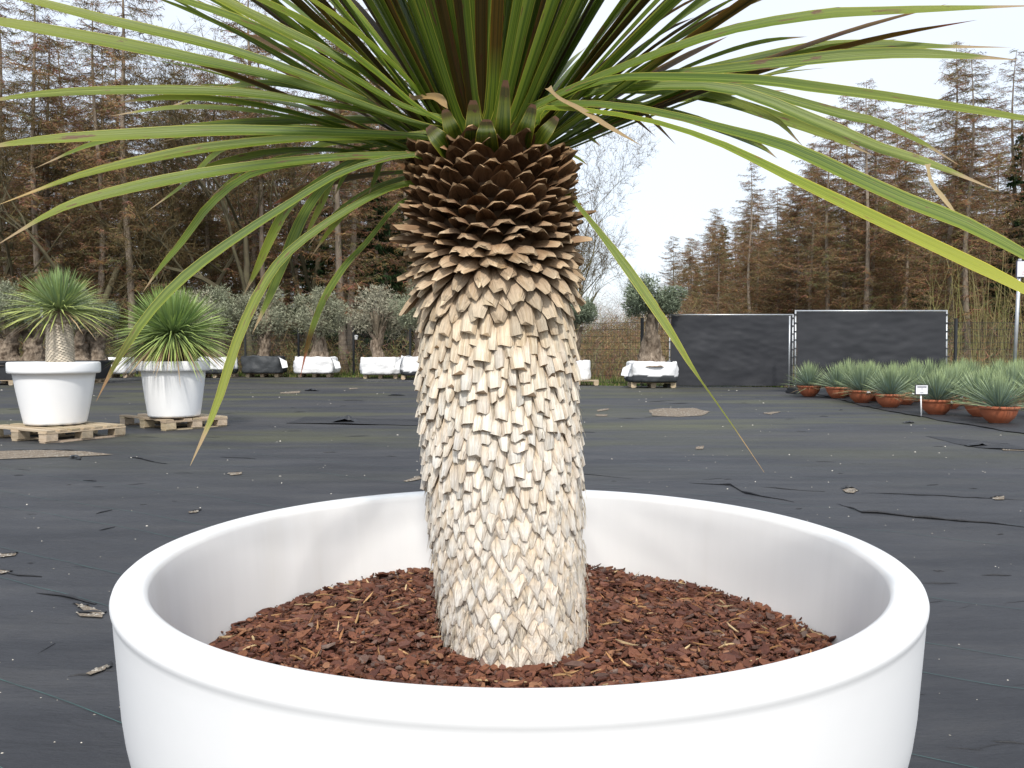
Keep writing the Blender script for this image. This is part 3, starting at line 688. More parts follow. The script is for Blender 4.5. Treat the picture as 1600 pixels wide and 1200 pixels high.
# fine leaved yucca rosettes
def rosette(g, n, L0, L1, e0, e1, col0, col1, z0=0., droop=.25, r0=.03, wd=.008, tipc=(1.3, 1.2, .7)):
    for i in range(n):
        t_ = i/n; az = i*2.39996+rnd(-.1, .1); el = R(lerp(e0, e1, t_**.9)+rnd(-6, 6)); L_ = lerp(L0, L1, t_)*rnd(.85, 1.1)
        o = Vector((math.cos(az), math.sin(az), 0)); d = o*math.cos(el)+Vector((0, 0, math.sin(el))); s = Vector((-o.y, o.x, 0))
        tw = rnd(-.8, .8); s = s*math.cos(tw)+d.cross(s)*math.sin(tw)
        b = o*r0+Vector((0, 0, z0+.04*t_)); v_ = rnd(.7, 1.25); c = tuple(lerp(a, b_, t_)*v_ for a, b_ in zip(col0, col1)); ct = tuple(a*b_ for a, b_ in zip(c, tipc))
        dr = droop*math.cos(el)*rnd(.4, 1.5)
        if t_ < .05 and random.random() < .7: c = (.34*v_, .25*v_, .14*v_); ct = c
        vs = []; cs = []
        for k, (s_, w_) in enumerate(((0, .8), (.35, 1.), (.7, .8), (1, 0))):
            p = b+d*L_*s_-Vector((0, 0, dr*L_*s_**2.2))
            if w_: vs += [p-s*wd*w_, p+s*wd*w_]; cs += [c, c] if k < 2 else [tuple(lerp(a, b_, .5) for a, b_ in zip(c, ct))]*2
            else: vs.append(p); cs.append(ct)
        g.add(vs, [(0, 1, 3, 2), (2, 3, 5, 4), (4, 5, 6)], cs)
def scaly(g, r, h, n, col_lo, col_hi, r_top=None):
    for i in range(n):
        z = h*i/n; az = i*2.39996; o = Vector((math.cos(az), math.sin(az), 0)); s = Vector((-o.y, o.x, 0)); rr = lerp(r, r_top or r, i/n)
        up = 1 if z > h*.8 else -1; v_ = rnd(.7, 1.15); c = tuple(lerp(a, b, max(0, (i/n-.6)*2.2))*v_ for a, b in zip(col_lo, col_hi))
        p = o*(rr*.93)+Vector((0, 0, z)); q = o*(rr*1.06)+Vector((0, 0, z+up*.030)); w_ = .019
        g.add([p-s*w_, p+s*w_, q+s*w_*.8, q-s*w_*.8], [(0, 1, 2, 3)], c)
random.seed(31)
m_pale = M('pale_trunk_core', (.20, .15, .10), (.34, .27, .19), 30, .9, .5, 60)
t = thing('trunked_yucca', 'yucca with short scaly cream trunk in the left white tub', 'yucca', (-5.25, 9.63, ZP+.67))
g = G(); g.lathe([(.125, 0), (.13, .15), (.12, .35), (.11, .5), (.105, .63), (.05, .68), (0, .68)], 24, wob=.04); tr_ = g.build('trunk', m_pale, t, True)
g = G(); scaly(g, .15, .62, 620, (.70, .62, .50), (.24, .16, .10), .135); tag(g.build('scales', m_grass, tr_), kind='stuff')
g = G(); rosette(g, 560, .68, .46, -18, 89, (.36, .42, .16), (.20, .31, .19), .64, .24, .05, .0075); tag(g.build('leaf_rosette', m_small, t), kind='stuff')
g = G(); g.box((-.115, -.16, .62), (.022, .004, .12)); o = g.build('plant_tag', m_white, t); o.rotation_euler.y = 0
t = thing('bushy_yucca', 'round mound of thin green leaves in the second white tub', 'yucca', (-4.38, 10.72, ZP+.66))
g = G(); g.lathe([(.14, 0), (.13, .12), (.1, .22), (0, .25)], 20, wob=.05); g.build('trunk', m_core, t, True)
g = G(); rosette(g, 1050, .76, .60, -36, 88, (.27, .35, .14), (.18, .28, .12), .40, .20, .09, .0085); rosette(g, 170, .42, .6, -60, -25, (.22, .22, .10), (.16, .22, .07), .40, .2, .12, .008); tag(g.build('leaf_rosette', m_small, t), kind='stuff')

# ------------------------------------------------------------------ terracotta bowls
random.seed(41)
def bowl_mesh():
    R_, h = .255, .235; prof = [(0, .01), (.10, .006), (.118, 0), (.122, .008), (.15, .03), (.19, .075), (.218, .125), (.234, .18), (.238, .197), (.253, .199), (R_, .205), (R_, .228), (R_-.004, .234), (R_-.02, h), (R_-.028, .228), (R_-.034, .19), (R_-.05, .12)]
    g = G(); g.lathe(prof, 48); return g.mesh('terracotta_bowl', m_terra, True)
bowl_me = bowl_mesh(); g = G(); g.lathe([(0, .215), (.12, .212), (.222, .2)], 24, wob=.08); soil_me = g.mesh('soil', m_soil, True)
tagm = boxmesh('price_tag', (.07, .004, .032), m_white)
YM = []
for s_ in range(4):
    random.seed(50+s_); g = G(); rosette(g, 420, .60, .56, 4, 90, (.19, .255, .195), (.225, .31, .285), .0, .10, .02, .0062, (1.45, 1.3, .6)); YM.append(g.mesh('leaf_rosette', m_small))
random.seed(60)
def bowl(px, py, k, lab_b, lab_y, sc_=1, gb=None, gy=None, ptag=None):
    p = gp(px, py); d = Vector((p.x, p.y, 0)).normalized(); p = p+d*.12*sc_; z = gh(p.x, p.y)+.013
    t = thing('terracotta_bowl', lab_b, 'planter', (p.x, p.y, z), rnd(-.2, .2), gb); t.scale = (sc_,)*3
    link('bowl', bowl_me, t); link('soil', soil_me, t)
    if ptag: o = link('price_tag', tagm, t, (ptag*.25*.35, -.262*math.cos(ptag*.36), .21)); o.rotation_euler = (0, 0, ptag*.36)
    y = thing('blue_yucca', lab_y, 'yucca', (p.x, p.y, z+.19*sc_), rnd(0, 6.28), gy); y.scale = (sc_*rnd(.88, 1.1), sc_*rnd(.88, 1.1), sc_*rnd(.84, 1.1)); y.rotation_euler.x = rnd(-.1, .1); y.rotation_euler.y = rnd(-.1, .1)
    tag(link('leaf_rosette', YM[k % 4], y), kind='stuff')
front = [(1264, 620, 'leftmost and farthest of the front row, before the screen gap'), (1309, 623, 'second from the left in the front row'),
         (1346, 631, 'third from left in the front row, tagged rim'), (1390, 638, 'fourth from left in front, before the white sign'),
         (1463, 649, 'just right of the white sign on its stick'), (1560, 663, 'nearest of the row, at the right front'), (1626, 654, 'cut by the right edge of the photo')]
for i, (px, py, s) in enumerate(front):
    bowl(px, py, i, 'terracotta bowl '+s, 'blue green yucca in bowl '+s, 1.0, 'terracotta bowls in rows', 'blue yuccas in terracotta bowls', {2: .8, 4: 1.6}.get(i))
sec = [(1327, 621, 'behind the second front bowl'), (1362, 628, 'tucked behind the third front bowl'), (1412, 633, 'right behind the fourth front bowl, tagged rim'), (1430, 629, 'third back to the left of the white sign'),
       (1481, 641, 'right behind the bowl by the white sign, tagged rim'), (1494, 634, 'third back from the bowl by the white sign'), (1533, 653, 'behind the left of the nearest bowl')]
for i, (px, py, s) in enumerate(sec):
    bowl(px, py, i+1, 'terracotta bowl '+s, 'blue green yucca in bowl '+s, 1.0, 'terracotta bowls in rows', 'blue yuccas in terracotta bowls', {2: .7, 4: .8}.get(i))
for i, (px, py) in enumerate([(1335, 612), (1362, 616), (1380, 611), (1405, 613), (1395, 621), (1425, 617), (1455, 622), (1470, 615), (1505, 624), (1520, 617), (1548, 634), (1555, 622), (1580, 640), (1585, 628), (1592, 619), (1620, 634), (1618, 622), (1440, 611), (1500, 611), (1560, 611), (1605, 612)]):
    bowl(px, py, i, 'terracotta bowl standing hidden behind the leaves of the front rows', 'yellow green yucca top showing behind the front rows of bowls', 1.0, 'hidden bowls of the back rows', 'yuccas of the back rows')
# white sign on a stick
p = gp(1438, 647); t = thing('price_sign', 'small white sign with black edge on a thin stick before the bowls', 'sign', (p.x*.96, p.y*.96, 0))
s0 = p.y*.96/F; g = G(); g.tube([(0.015, 0, 0), (0, 0, 41*s0)], .011, 8); g.build('stick', m_white, t, True)
cz = 42.5*s0; g = G(); g.box((0, -.02, cz), (.20, .012, .155)); g.build('frame', m_black, t)
g = G(); g.box((.0, -.029, cz), (.175, .008, .13)); bd = g.build('board', m_sign, t)
g = G(); g.box((0, -.0345, cz+.042), (.14, .002, .016)); g.box((0, -.0345, cz-.045), (.05, .002, .006)); g.box((0.0, -.0345, cz+.012), (.04, .002, .004)); g.build('printed_lines', m_ink, bd)
# road sign pole at the far right
D = 20.8; t = thing('sign_post', 'tall grey steel post with small white sign at the right edge', 'sign post', (atpx(1584, D), D, 0))
zs = 1+124/F*D; g = G(); g.tube([(0, 0, 0), (.09, 0, zs+.3)], .042, 12); g.build('post', m_metal, t, True)
g = G(); g.box((.16, -.06, zs+.04), (.40, .02, .42)); g.build('sign_frame', m_ink, t)
g = G(); g.box((.165, -.075, zs+.04), (.36, .012, .38)); sg = g.build('sign_plate', m_sign, t)
g = G()
for cx in (.13, .21): g.tube([(cx+.035*math.cos(a), -.083, zs-.06+.035*math.sin(a)) for a in np.linspace(0, 6.283, 13)], .004, 4)
g.tube([(.13, -.083, zs-.06), (.165, -.083, zs-.01), (.21, -.083, zs-.06)], .004, 4); g.build('sign_symbol', m_red, sg)

# ------------------------------------------------------------------ olive trees, bags and tubs
def olive_crown(seed, rx, rz, n=6500, col=(.23, .25, .165)):
    random.seed(seed); g = G(); cl = []
    for _ in range(34):
        v = Vector((random.gauss(0, 1), random.gauss(0, 1), random.gauss(0, 1))).normalized(); k = rnd(.45, .95)
        cl.append((Vector((v.x*rx*k, v.y*rx*k, v.z*rz*k)), rnd(.25, .42)*min(rx, rz*1.3)))
    for c, r in cl:
        g.tube([(0, 0, -rz*1.05), c*.4+Vector((0, 0, -.1)), c], [.05, .03, .008], 4, (.22, .18, .13), cap=False)
    for i in range(n):
        c, r = random.choice(cl); v = Vector((random.gauss(0, 1), random.gauss(0, 1), random.gauss(0, 1))).normalized()*r*random.random()**.4
        p = c+v; d = (v.normalized()*.8+Vector((rnd(-1, 1), rnd(-1, 1), rnd(-.6, 1)))).normalized(); k = rnd(.55, 1.35); cc = tuple(x*k for x in col)
        g.tri(p, p+d*rnd(.07, .14), rnd(.012, .02), cc)
        if i % 2: g.tri(p+d*.03, p+d*.03+Vector((rnd(-1, 1), rnd(-1, 1), rnd(-1, 1))).normalized()*.08, .014, cc)
        if i % 12 == 0: g.tri(p, p+d*rnd(.2, .38), .008, cc)
    return g.mesh('olive_crown', m_olive)
def olive_trunk(seed, h, r, fork=2, fat=1.5):
    random.seed(seed); g = G(); n = 22
    def limb(p0, p1, r0, r1, k=14, fl=0.):
        vs = []
        for i in range(k+1):
            t_ = i/k; c = Vector(p0).lerp(Vector(p1), t_)+Vector((.08*math.sin(t_*4+seed), .05*math.cos(t_*5), 0))*h*.3
            rr = lerp(r0, r1, t_**.7)*(1+fl*math.exp(-t_*7))
            for j in range(n):
                a = 6.2832*j/n+t_*1.2; q = Vector((math.cos(a), math.sin(a), 0))
                w_ = 1+.22*mnoise.noise(Vector((q.x*1.6, q.y*1.6, t_*2+seed)))+.16*mnoise.noise(Vector((q.x*4, q.y*4, t_*7+seed)))
                vs.append(c+q*rr*w_)
        g.add(vs, [(i*n+j, i*n+(j+1) % n, (i+1)*n+(j+1) % n, (i+1)*n+j) for i in range(k) for j in range(n)])
    limb((0, 0, -.05), (rnd(-.08, .08), 0, h*.62), r, r*.72, 22, fat-1)
    for f in range(fork): a = f*3.14+rnd(-.4, .4); limb((0, 0, h*.42), (math.cos(a)*h*.3, math.sin(a)*.1, h*1.05), r*.58, r*.3)
    return g.mesh('olive_trunk', m_otrunk, True)
OC = [olive_crown(1, 1.25, .85), olive_crown(2, 1.15, .8, col=(.26, .27, .185)), olive_crown(3, 1.0, .62, col=(.155, .19, .125)), olive_crown(4, 1.3, .9, col=(.33, .315, .23))]
OT = [olive_trunk(1, 1.35, .25), olive_trunk(2, 1.3, .34, 2, 1.8), olive_trunk(3, 1.4, .30, 3, 1.3)]
def olive(px, D, z0, k, kt, label, h=1.35, sc_=1., cs=1., wz=1.):
    t = thing('olive_tree', label, 'olive tree', (atpx(px, D), D, z0), rnd(0, 6.28))
    a = link('trunk', OT[kt], t); a.scale = (sc_*cs, sc_*cs, h/1.35)
    b = link('crown', OC[k], t, (0, 0, h+.55*wz)); b.scale = (sc_, sc_, sc_*wz); return t
def grow_bag(px, D, w_, h, label, dark=False, flapx=0, z0=.15):
    random.seed(int(px)); g = G(); n = 64; prof = [(0, .02), (.30, .0), (.47, .01), (.50, .05), (.51, .12), (.515, .19), (.518, .26), (.518, .33), (.515, .40), (.512, .5), (.51, .6), (.505, .7), (.50, .8), (.49, .9), (.485, .97), (.465, 1.0), (.44, .93), (.2, .9), (0, .92)]; vs = []; cs = []
    for r, z in prof:
        for j in range(n):
            a = 6.2832*j/n; ca, sa = math.cos(a), math.sin(a); k = (abs(ca)**4+abs(sa)**4)**-.25
            q = Vector((ca*k*r*w_, sa*k*r*w_*.85, z*h)); m_ = mnoise.noise(Vector((ca*3.0, sa*3.0, z*2+px)))*.05+mnoise.noise(Vector((ca*9, sa*9, z*1.5+px)))*.025+mnoise.noise(Vector((ca*6+z*5, sa*6, z*9+px)))*.022
            q += Vector((ca, sa, 0))*m_*w_; q.z += (.07*mnoise.noise(Vector((ca*2, sa*2, px)))+.03*mnoise.noise(Vector((ca*7, sa*7, px))))*h*min(1, z*1.6); vs.append(q)
            low = z < .3+.22*mnoise.noise(Vector((ca*1.2, px, 0)))
            c = (.06, .065, .07) if (dark or low and dark is None) else (1, 1, 1); cs.append(c)
    g.add(vs, [(i*n+j, i*n+(j+1) % n, (i+1)*n+(j+1) % n, (i+1)*n+j) for i in range(len(prof)-1) for j in range(n)], cs)
    t = thing('grow_bag', label, 'bag', (atpx(px, D), D, z0), rnd(-.08, .08)); g.build('cloth', m_bag, t, True)
    g = G(); g.lathe([(0, .95*h), (.25*w_, .93*h), (.38*w_, .86*h)], 24, wob=.1); g.build('soil', m_soil, t, True)
    if flapx:
        g = G(); x = flapx*w_*.5
        g.add([(x*.8, -.35*w_, h*.98), (x*.95, -.42*w_, h*.9), (x*1.35, -.4*w_, h*.35), (x*1.1, -.44*w_, h*.3), (x*1.25, -.30*w_, h*.7)], [(0, 1, 3, 4), (1, 2, 3), (0, 4, 2, 1)]); g.build('loose_flap', m_bag, t)
    return t
DB = 31.5
specs = [(342, 31, 1.25, .62, 'torn white and black root bag behind the bushy yucca tub', None, -1), (413, DB, 1.5, .66, 'blackish mossy root bag on a pallet, between two fence posts', True, 1),
         (494, DB, 1.55, .62, 'white root bag with a loose flap on its right side', False, 1), (595, 30, 1.42, .62, 'smooth white root bag just left of the big trunk', False, 0),
         (655, 29, 1.2, .66, 'dark root bag with white edge half hidden behind the trunk', None, -1), (1018, 22.6, 1.32, .56, 'white root bag with dark sagging hem, under the single olive', None, -1),
         (903, 24.2, .7, .56, 'small white bag with dark rim just right of the big trunk', False, 0), (178, 31, 1.3, .6, 'white root bag between the two white tubs', False, 0)]
for px, D, w_, h, lab, dk, fl in specs:
    random.seed(int(px)); pallet(atpx(px, D), D, rnd(-.1, .1), 'weathered pallet under the '+lab, 1.2, .8); grow_bag(px, D, w_, h, lab, dk, fl)
random.seed(88)
olive(413, DB, .68, 1, 0, 'grey green olive tree in the blackish bag', 1.25, .98); olive(498, DB, .68, 1, 1, 'olive tree with forked twisting trunk in the flapped white bag', 1.25, 1.02)
olive(590, 30, .68, 3, 0, 'pale leaved olive tree in the smooth white bag', 1.15, .98); olive(342, 31, .68, 0, 2, 'olive tree behind the bushy yucca', 1.2, .9)
olive(660, 29, .68, 0, 1, 'olive tree mostly hidden by the scaly trunk', 1.2, .9); olive(1018, 22.6, .62, 2, 1, 'dark green round olive with thick gnarled trunk before the screen', 1.35, .96, 1.02, .95)
olive(898, 24.3, .6, 2, 0, 'dark olive crown just right of the big trunk', 1.05, .8)
def black_tub(px, D, w_, h, label):
    t = thing('black_tub', label, 'planter', (atpx(px, D), D, .15), rnd(-.03, .03)); g = G(); hx, hy = w_/2, .55
    def ring(sx, sy, z): return [(-sx, -sy, z), (sx, -sy, z), (sx, sy, z), (-sx, sy, z)]
    vs = ring(hx*.88, hy*.88, 0)+ring(hx*.97, hy*.97, h*.86)+ring(hx*1.03, hy*1.03, h*.87)+ring(hx*1.03, hy*1.03, h)+ring(hx*.97, hy*.97, h)+ring(hx*.94, hy*.94, h*.8)
    g.add(vs, [(3, 2, 1, 0)]+[(i*4+j, i*4+(j+1) % 4, (i+1)*4+(j+1) % 4, (i+1)*4+j) for i in range(5) for j in range(4)])
    g.build('tub', m_black, t); g = G(); g.box((0, 0, h*.8), (w_*.93, 1.0, .02)); g.build('soil', m_soil, t)
    g = G(); g.box((w_*.2, -hy*.99, h*.7), (.12, .01, .05)); g.build('paper_tag', m_white, t)
random.seed(99)
black_tub(32, 24.5, 1.7, .56, 'left black rectangular tub behind the left white pot'); black_tub(115, 25.5, 1.9, .56, 'right black rectangular tub behind the left white pot'); black_tub(-75, 25.5, 1.7, .56, 'black rectangular tub cut by the left edge')
for px, D in ((32, 24.5), (115, 25.5), (-75, 25.5)): pallet(atpx(px, D), D, 0, {32: 'pallet under the left black tub', 115: 'pallet under the right black tub', -75: 'pallet under the tub at the left edge'}[px], 1.6, 1.0)
for px, D, k, kt, lab in ((10, 24.6, 0, 1, 'old olive with very thick craggy trunk at the left edge'), (52, 24.8, 2, 2, 'old olive with craggy trunk left of the trunked yucca'), (120, 25.5, 0, 1, 'old olive with craggy forked trunk right of the trunked yucca'), (152, 26, 2, 2, 'dark old olive between the two white tubs'), (-60, 25.5, 1, 1, 'old olive outside the left edge')):
    olive(px, D, .6, k, kt, lab, 1.05, .78, 1.5)
olive(290, 27, .3, 3, 0, 'olive crown showing behind the right side of the bushy yucca', 1.3, .8)
# ------------------------------------------------------------------ big white pot
PX, PY = .012, 1.67
pot = thing('big_white_pot', 'huge round white plastic pot filling the foreground', 'pot', (PX, PY, 0))
prof = [(0, 0), (.50, 0), (.55, .012), (.60, .05), (.645, .12), (.680, .20), (.708, .28), (.721, .32), (.729, .36), (.734, .40), (.7395, .48), (.7435, .54), (.7447, .561), (.7453, .566), (.7466, .570), (.7482, .575), (.7486, .581), (.746, .589), (.738, .596), (.727, .600), (.712, .601), (.700, .599), (.691, .593), (.688, .583)]
no = len(prof)-1; prof += [(.6835, .55), (.676, .45), (.672, .38), (.66, .25), (.5, .2), (0, .2)]
g = G(); g.lathe(prof, 180); g.MI = [0 if i < (no-1)*180 else 1 for i in range(len(g.F))]; g.build('shell', [m_white, m_whitein], pot, True)
# ------------------------------------------------------------------ bark mulch
def mulch_h(x, y):
    r = math.hypot(x, y); return .398 + .018*mnoise.noise(Vector((x*2.2, y*2.2, 5))) + .010*mnoise.noise(Vector((x*7, y*7, 1))) - .016*max(0, (r-.5)/.17) - .012*max(0, 1-abs(r-.05)/.25)
g = G(); nr, na = 40, 120
for i in range(nr+1):
    for j in range(na):
        r = .676*i/nr; a = 6.2832*j/na; x, y = r*math.cos(a), r*math.sin(a); g.V.append((x, y, mulch_h(x, y)-.006))
g.F = [(i*na+j, i*na+(j+1) % na, (i+1)*na+(j+1) % na, (i+1)*na+j) for i in range(nr) for j in range(na)]; g.C = [(.07, .03, .02)]*len(g.V); g.U = [(0, 0)]*len(g.V); g.MI = [0]*len(g.F)
random.seed(17); rs = np.random.RandomState(5)
PAL = [(.120, .048, .030), (.160, .068, .042), (.090, .036, .026), (.20, .088, .050), (.14, .062, .045), (.25, .13, .075), (.12, .075, .062), (.19, .14, .12)]
WT = [5, 5, 4, 3.2, 3, .8, 1.6, .35]
def chip(x, y, z, l, w_, th, col, tilt):
    a = rnd(0, 6.283); ta, tb = random.gauss(0, tilt), random.gauss(0, tilt)
    u = Vector((math.cos(a), math.sin(a), math.tan(max(-1.2, min(1.2, ta))))).normalized(); v = Vector((-math.sin(a), math.cos(a), math.tan(max(-1.2, min(1.2, tb))))); n = u.cross(v).normalized(); v = n.cross(u)
    P = [(-.5*l, rnd(-.25, .25)*w_), (rnd(-.35, -.1)*l, -.5*w_*rnd(.7, 1)), (rnd(.1, .35)*l, -.5*w_*rnd(.6, 1)), (.5*l, rnd(-.3, .3)*w_), (rnd(.05, .3)*l, .5*w_*rnd(.6, 1)), (rnd(-.35, -.1)*l, .5*w_)]
    c = Vector((x, y, z)); bend = rnd(-.12, .12)*l
    vs = [c+u*p+v*q+n*(th/2+bend*(2*p/l)**2) for p, q in P]+[c+u*p*.92+v*q*.92-n*(th/2-bend*(2*p/l)**2) for p, q in P]
    g.add(vs, [(0, 1, 2, 3, 4, 5), (11, 10, 9, 8, 7, 6)]+[(i, i+6, (i+1) % 6+6, (i+1) % 6) for i in range(6)], col)
for _ in range(14500):
    r = .668*math.sqrt(random.random()); a = rnd(0, 6.2832); x, y = r*math.cos(a), r*math.sin(a)
    if math.hypot(x, y-.05) < .11: continue
    near = 1.0; l = random.gauss(.0185, .006)*near; l = max(.007, min(.042, l)); w_ = l*rnd(.4, .9); c = random.choices(PAL, WT)[0]; k = rnd(.7, 1.3); c = tuple(v*k for v in c)
    chip(x, y, mulch_h(x, y)+rnd(-.006, .007), l, w_, rnd(.0015, .005), c, .30)
for _ in range(260):
    r = .66*math.sqrt(random.random()); a = rnd(0, 6.2832); x, y = r*math.cos(a), r*math.sin(a)
    if math.hypot(x, y-.05) < .15: continue
    c = random.choices(PAL, WT)[0]; chip(x, y, mulch_h(x, y)+.008, rnd(.03, .05), rnd(.014, .026), rnd(.003, .006), c, .25)
for _ in range(5000):
    r = .67*math.sqrt(random.random()); a = rnd(0, 6.2832); x, y = r*math.cos(a), r*math.sin(a); k = rnd(.5, 1.6)
    chip(x, y, mulch_h(x, y)+rnd(.002, .009), rnd(.003, .008), rnd(.002, .005), .002, (.10*k, .055*k, .04*k), .6)
for _ in range(300):
    r = .66*math.sqrt(random.random()); a = rnd(0, 6.2832); x, y = r*math.cos(a), r*math.sin(a)
    if math.hypot(x, y-.06) < .15: continue
    k = rnd(.7, 1.25); c = random.choice([(.42, .27, .13), (.36, .20, .09), (.50, .38, .22), (.30, .15, .07)]); chip(x, y, mulch_h(x, y)+.009, rnd(.018, .055), rnd(.002, .006), .002, tuple(v*k for v in c), .22)
for _ in range(25):                       # crumbs clinging to the wall
    a = rnd(0, 6.2832); chip(.672*math.cos(a), .672*math.sin(a), mulch_h(.66*math.cos(a), .66*math.sin(a))+rnd(0, .012), .01, .006, .003, (.09, .045, .03), 1)
tag(g.build('bark_mulch', m_bark, loc=(PX, PY, 0)), 'red brown bark chips with pale splinters filling the big pot', kind='stuff')
g = G(); p = gp(1145, 917, .40)
for a in (0, 1.6, 3.0, 4.5):
    d = Vector((math.cos(a), math.sin(a), .25))*.011; s_ = Vector((-d.y, d.x, 0))*.45; g.add([(0, 0, .018), tuple(d*.5+s_+Vector((0, 0, .018))), tuple(d+Vector((0, 0, .016))), tuple(d*.5-s_+Vector((0, 0, .018)))], [(0, 1, 2, 3)], (.12, .30, .03))
g.tube([(0, 0, -.01), (0, 0, .018)], .001, 4, (.12, .3, .03))
tag(g.build('seedling', m_grass, loc=(p.x, p.y, mulch_h(p.x-PX, p.y-PY)+.004)), 'tiny bright green seedling in the bark right of the trunk', 'seedling')

# ------------------------------------------------------------------ the yucca
TY = 1.72
yuc = thing('giant_yucca', 'giant yucca with thick scaly trunk, brown collar and long green leaves', 'yucca', (0, 0, 0))
AX = [(.36, .008), (.45, .004), (.65, -.012), (.80, -.020), (1.0, -.030), (1.15, -.032), (1.30, -.046), (1.46, -.058), (1.60, -.062)]
def ax(z): return Vector((interp(z, [a for a, b in AX], [b for a, b in AX]), TY, z))
def rad(z): return interp(z, [.36, .45, .55, .70, .85, 1.0, 1.1, 1.2, 1.35, 1.46, 1.52], [.130, .140, .144, .148, .149, .141, .130, .127, .140, .140, .125])
g = G(); n = 40; zs_ = np.linspace(.34, 1.41, 44); vs = []
for z in zs_:
    for j in range(n):
        a = 6.2832*j/n; c = ax(z); r = rad(z)*.975; vs.append((c.x+r*math.cos(a), c.y+r*math.sin(a), z))
g.add(vs, [(i*n+j, i*n+(j+1) % n, (i+1)*n+(j+1) % n, (i+1)*n+j) for i in range(len(zs_)-1) for j in range(n)]+[tuple((len(zs_)-1)*n+j for j in range(n))])
trunk = g.build('trunk', m_core, yuc, True)
ZZ = [.40, .62, .75, .88, 1.0, 1.07, 1.13, 1.17, 1.22, 1.30, 1.38]
T_a0 = [-62, -62, -60, -54, -48, -46, -36, -16, 20, 52, 60]
T_a1 = [-86, -85, -82, -78, -76, -76, -58, -22, 8, 32, 38]
T_L = [.052, .055, .060, .062, .068, .070, .060, .054, .054, .054, .050]
T_wb = [.048, .043, .036, .031, .030, .031, .040, .048, .050, .050, .050]
T_wt = [.14, .20, .42, .72, .80, .80, .62, .58, .55, .5, .5]
T_th = [.007, .0075, .008, .009, .009, .0075, .0045, .0032, .003, .003, .003]
T_cup = [-.10, -.10, -.10, -.12, -.16, -.2, -.34, -.42, -.40, -.36, -.34]
def lc(a, b, t): return tuple(lerp(x, y, t) for x, y in zip(a, b))
CREAM, TAN_, BRN, DRK = (.66, .60, .50), (.60, .47, .31), (.20, .115, .060), (.095, .050, .028)
ZC = [.40, .85, 1.0, 1.07, 1.115, 1.17, 1.24, 1.33]
cols_b = [(.58, .44, .27), (.56, .42, .25), (.46, .32, .18), (.34, .22, .12), (.22, .13, .07), (.14, .078, .042), (.10, .055, .03), (.085, .045, .025)]
cols_t = [(.85, .82, .76), (.86, .82, .75), (.84, .78, .67), (.76, .67, .53), (.58, .48, .36), (.40, .29, .19), (.22, .135, .08), (.15, .085, .045)]
cols_e = [(.34, .31, .27), (.32, .28, .23), (.30, .22, .15), (.34, .23, .13), (.66, .56, .42), (.60, .48, .33), (.48, .35, .22), (.42, .29, .17)]
def tabc(z, T): return tuple(interp(z, ZC, [c[k] for c in T]) for k in range(3))
def stub(g, z, th_, boost=1., jit=1., force=None):
    c = ax(z); o = Vector((math.cos(th_), math.sin(th_), 0)); s = Vector((-o.y, o.x, 0))
    s = (s+Vector((0, 0, rnd(-.17, .17)*jit))).normalized()
    P = lambda T: interp(z, ZZ, T)
    a0, a1 = P(T_a0)+rnd(-4, 4), P(T_a1)+rnd(-6, 6); L_ = P(T_L)*rnd(.88, 1.12)*boost; wb = P(T_wb)*rnd(.78, 1.2); wt = min(1.05, P(T_wt)*rnd(.5, 1.3)); th = P(T_th)*rnd(.8, 1.3); cup = P(T_cup)
    if force: a0, a1, L_, wt = force
    if z < .75: wmid = 1.02
    elif z < 1.08: wmid = .96
    else: wmid = .92
    p = c+o*(rad(z)-.004); K = 5; W = [1.0, lerp(1, wmid, .6), wmid, lerp(wmid, wt, .55), wt]
    if z > 1.1: W = [1.05, 1.05, 1.0, .84, wt*.8]
    vs, cs, uv = [], [], []; v_ = rnd(.92, 1.07) if z < 1.08 else rnd(.78, 1.15); warm = rnd(.97, 1.03)
    cb, ct, ce = tabc(z, cols_b), tabc(z, cols_t), tabc(z, cols_e)
    if z < 1.05 and random.random() < .2: ct = lc(ct, (.56, .55, .53), rnd(.2, .6))
    fix = lambda q: (q[0]*v_*warm, q[1]*v_, q[2]*v_/warm)
    side_w = rnd(-.25, .25); u0 = random.random()*9
    for k in range(K):
        t_ = k/(K-1); al = R(lerp(a0, a1, t_**.8)); d = o*math.cos(al)+Vector((0, 0, math.sin(al))); m_ = -o*math.sin(al)+Vector((0, 0, math.cos(al)))
        if k: p = p+(d+s*side_w*.25)*(L_/(K-1))
        w_ = wb*W[k]/2; h = th/2*(1 if k < K-1 else .9); cu = -cup*w_*1.6
        rag = [rnd(-.007, .007)*(k == K-1)+rnd(-.002, .002)*(k == K-2) for _ in range(5)]
        for j, (x, tt, hh) in enumerate(((-1, 0, 0), (-.5, .75, 1), (.5, .75, 1), (1, 0, 0), (.5, .75, -1), (-.5, .75, -1))):
            vs.append(p+s*w_*x+m_*(h*hh+cu*tt)+d*(rag[j % 5] if z > 1.1 else rag[j % 5]*.6)); uv.append((x*.5+.5+u0, t_+u0))
            q = lc(cb, ct, min(1, t_*1.35)); q = lc(q, (.30, .19, .10), .45) if (abs(x) == 1 and z < 1.1) else q; cs.append(fix(q if t_ < .99 else lc(q, tabc(z, cols_e), .7 if z > 1.1 else .12)))
    f = [(6*k+j, 6*k+(j+1) % 6, 6*k+6+(j+1) % 6, 6*k+6+j) for k in range(K-1) for j in range(6)]
    g.add(vs, f, cs, uv)
    vv = vs[-6:]; g.add(vv, [(0, 1, 2, 3, 4, 5)], [fix(ce)]*6, [(u0, u0)]*6)
random.seed(123)
N = 1380; z0s, z1s = .385, 1.375; items = []
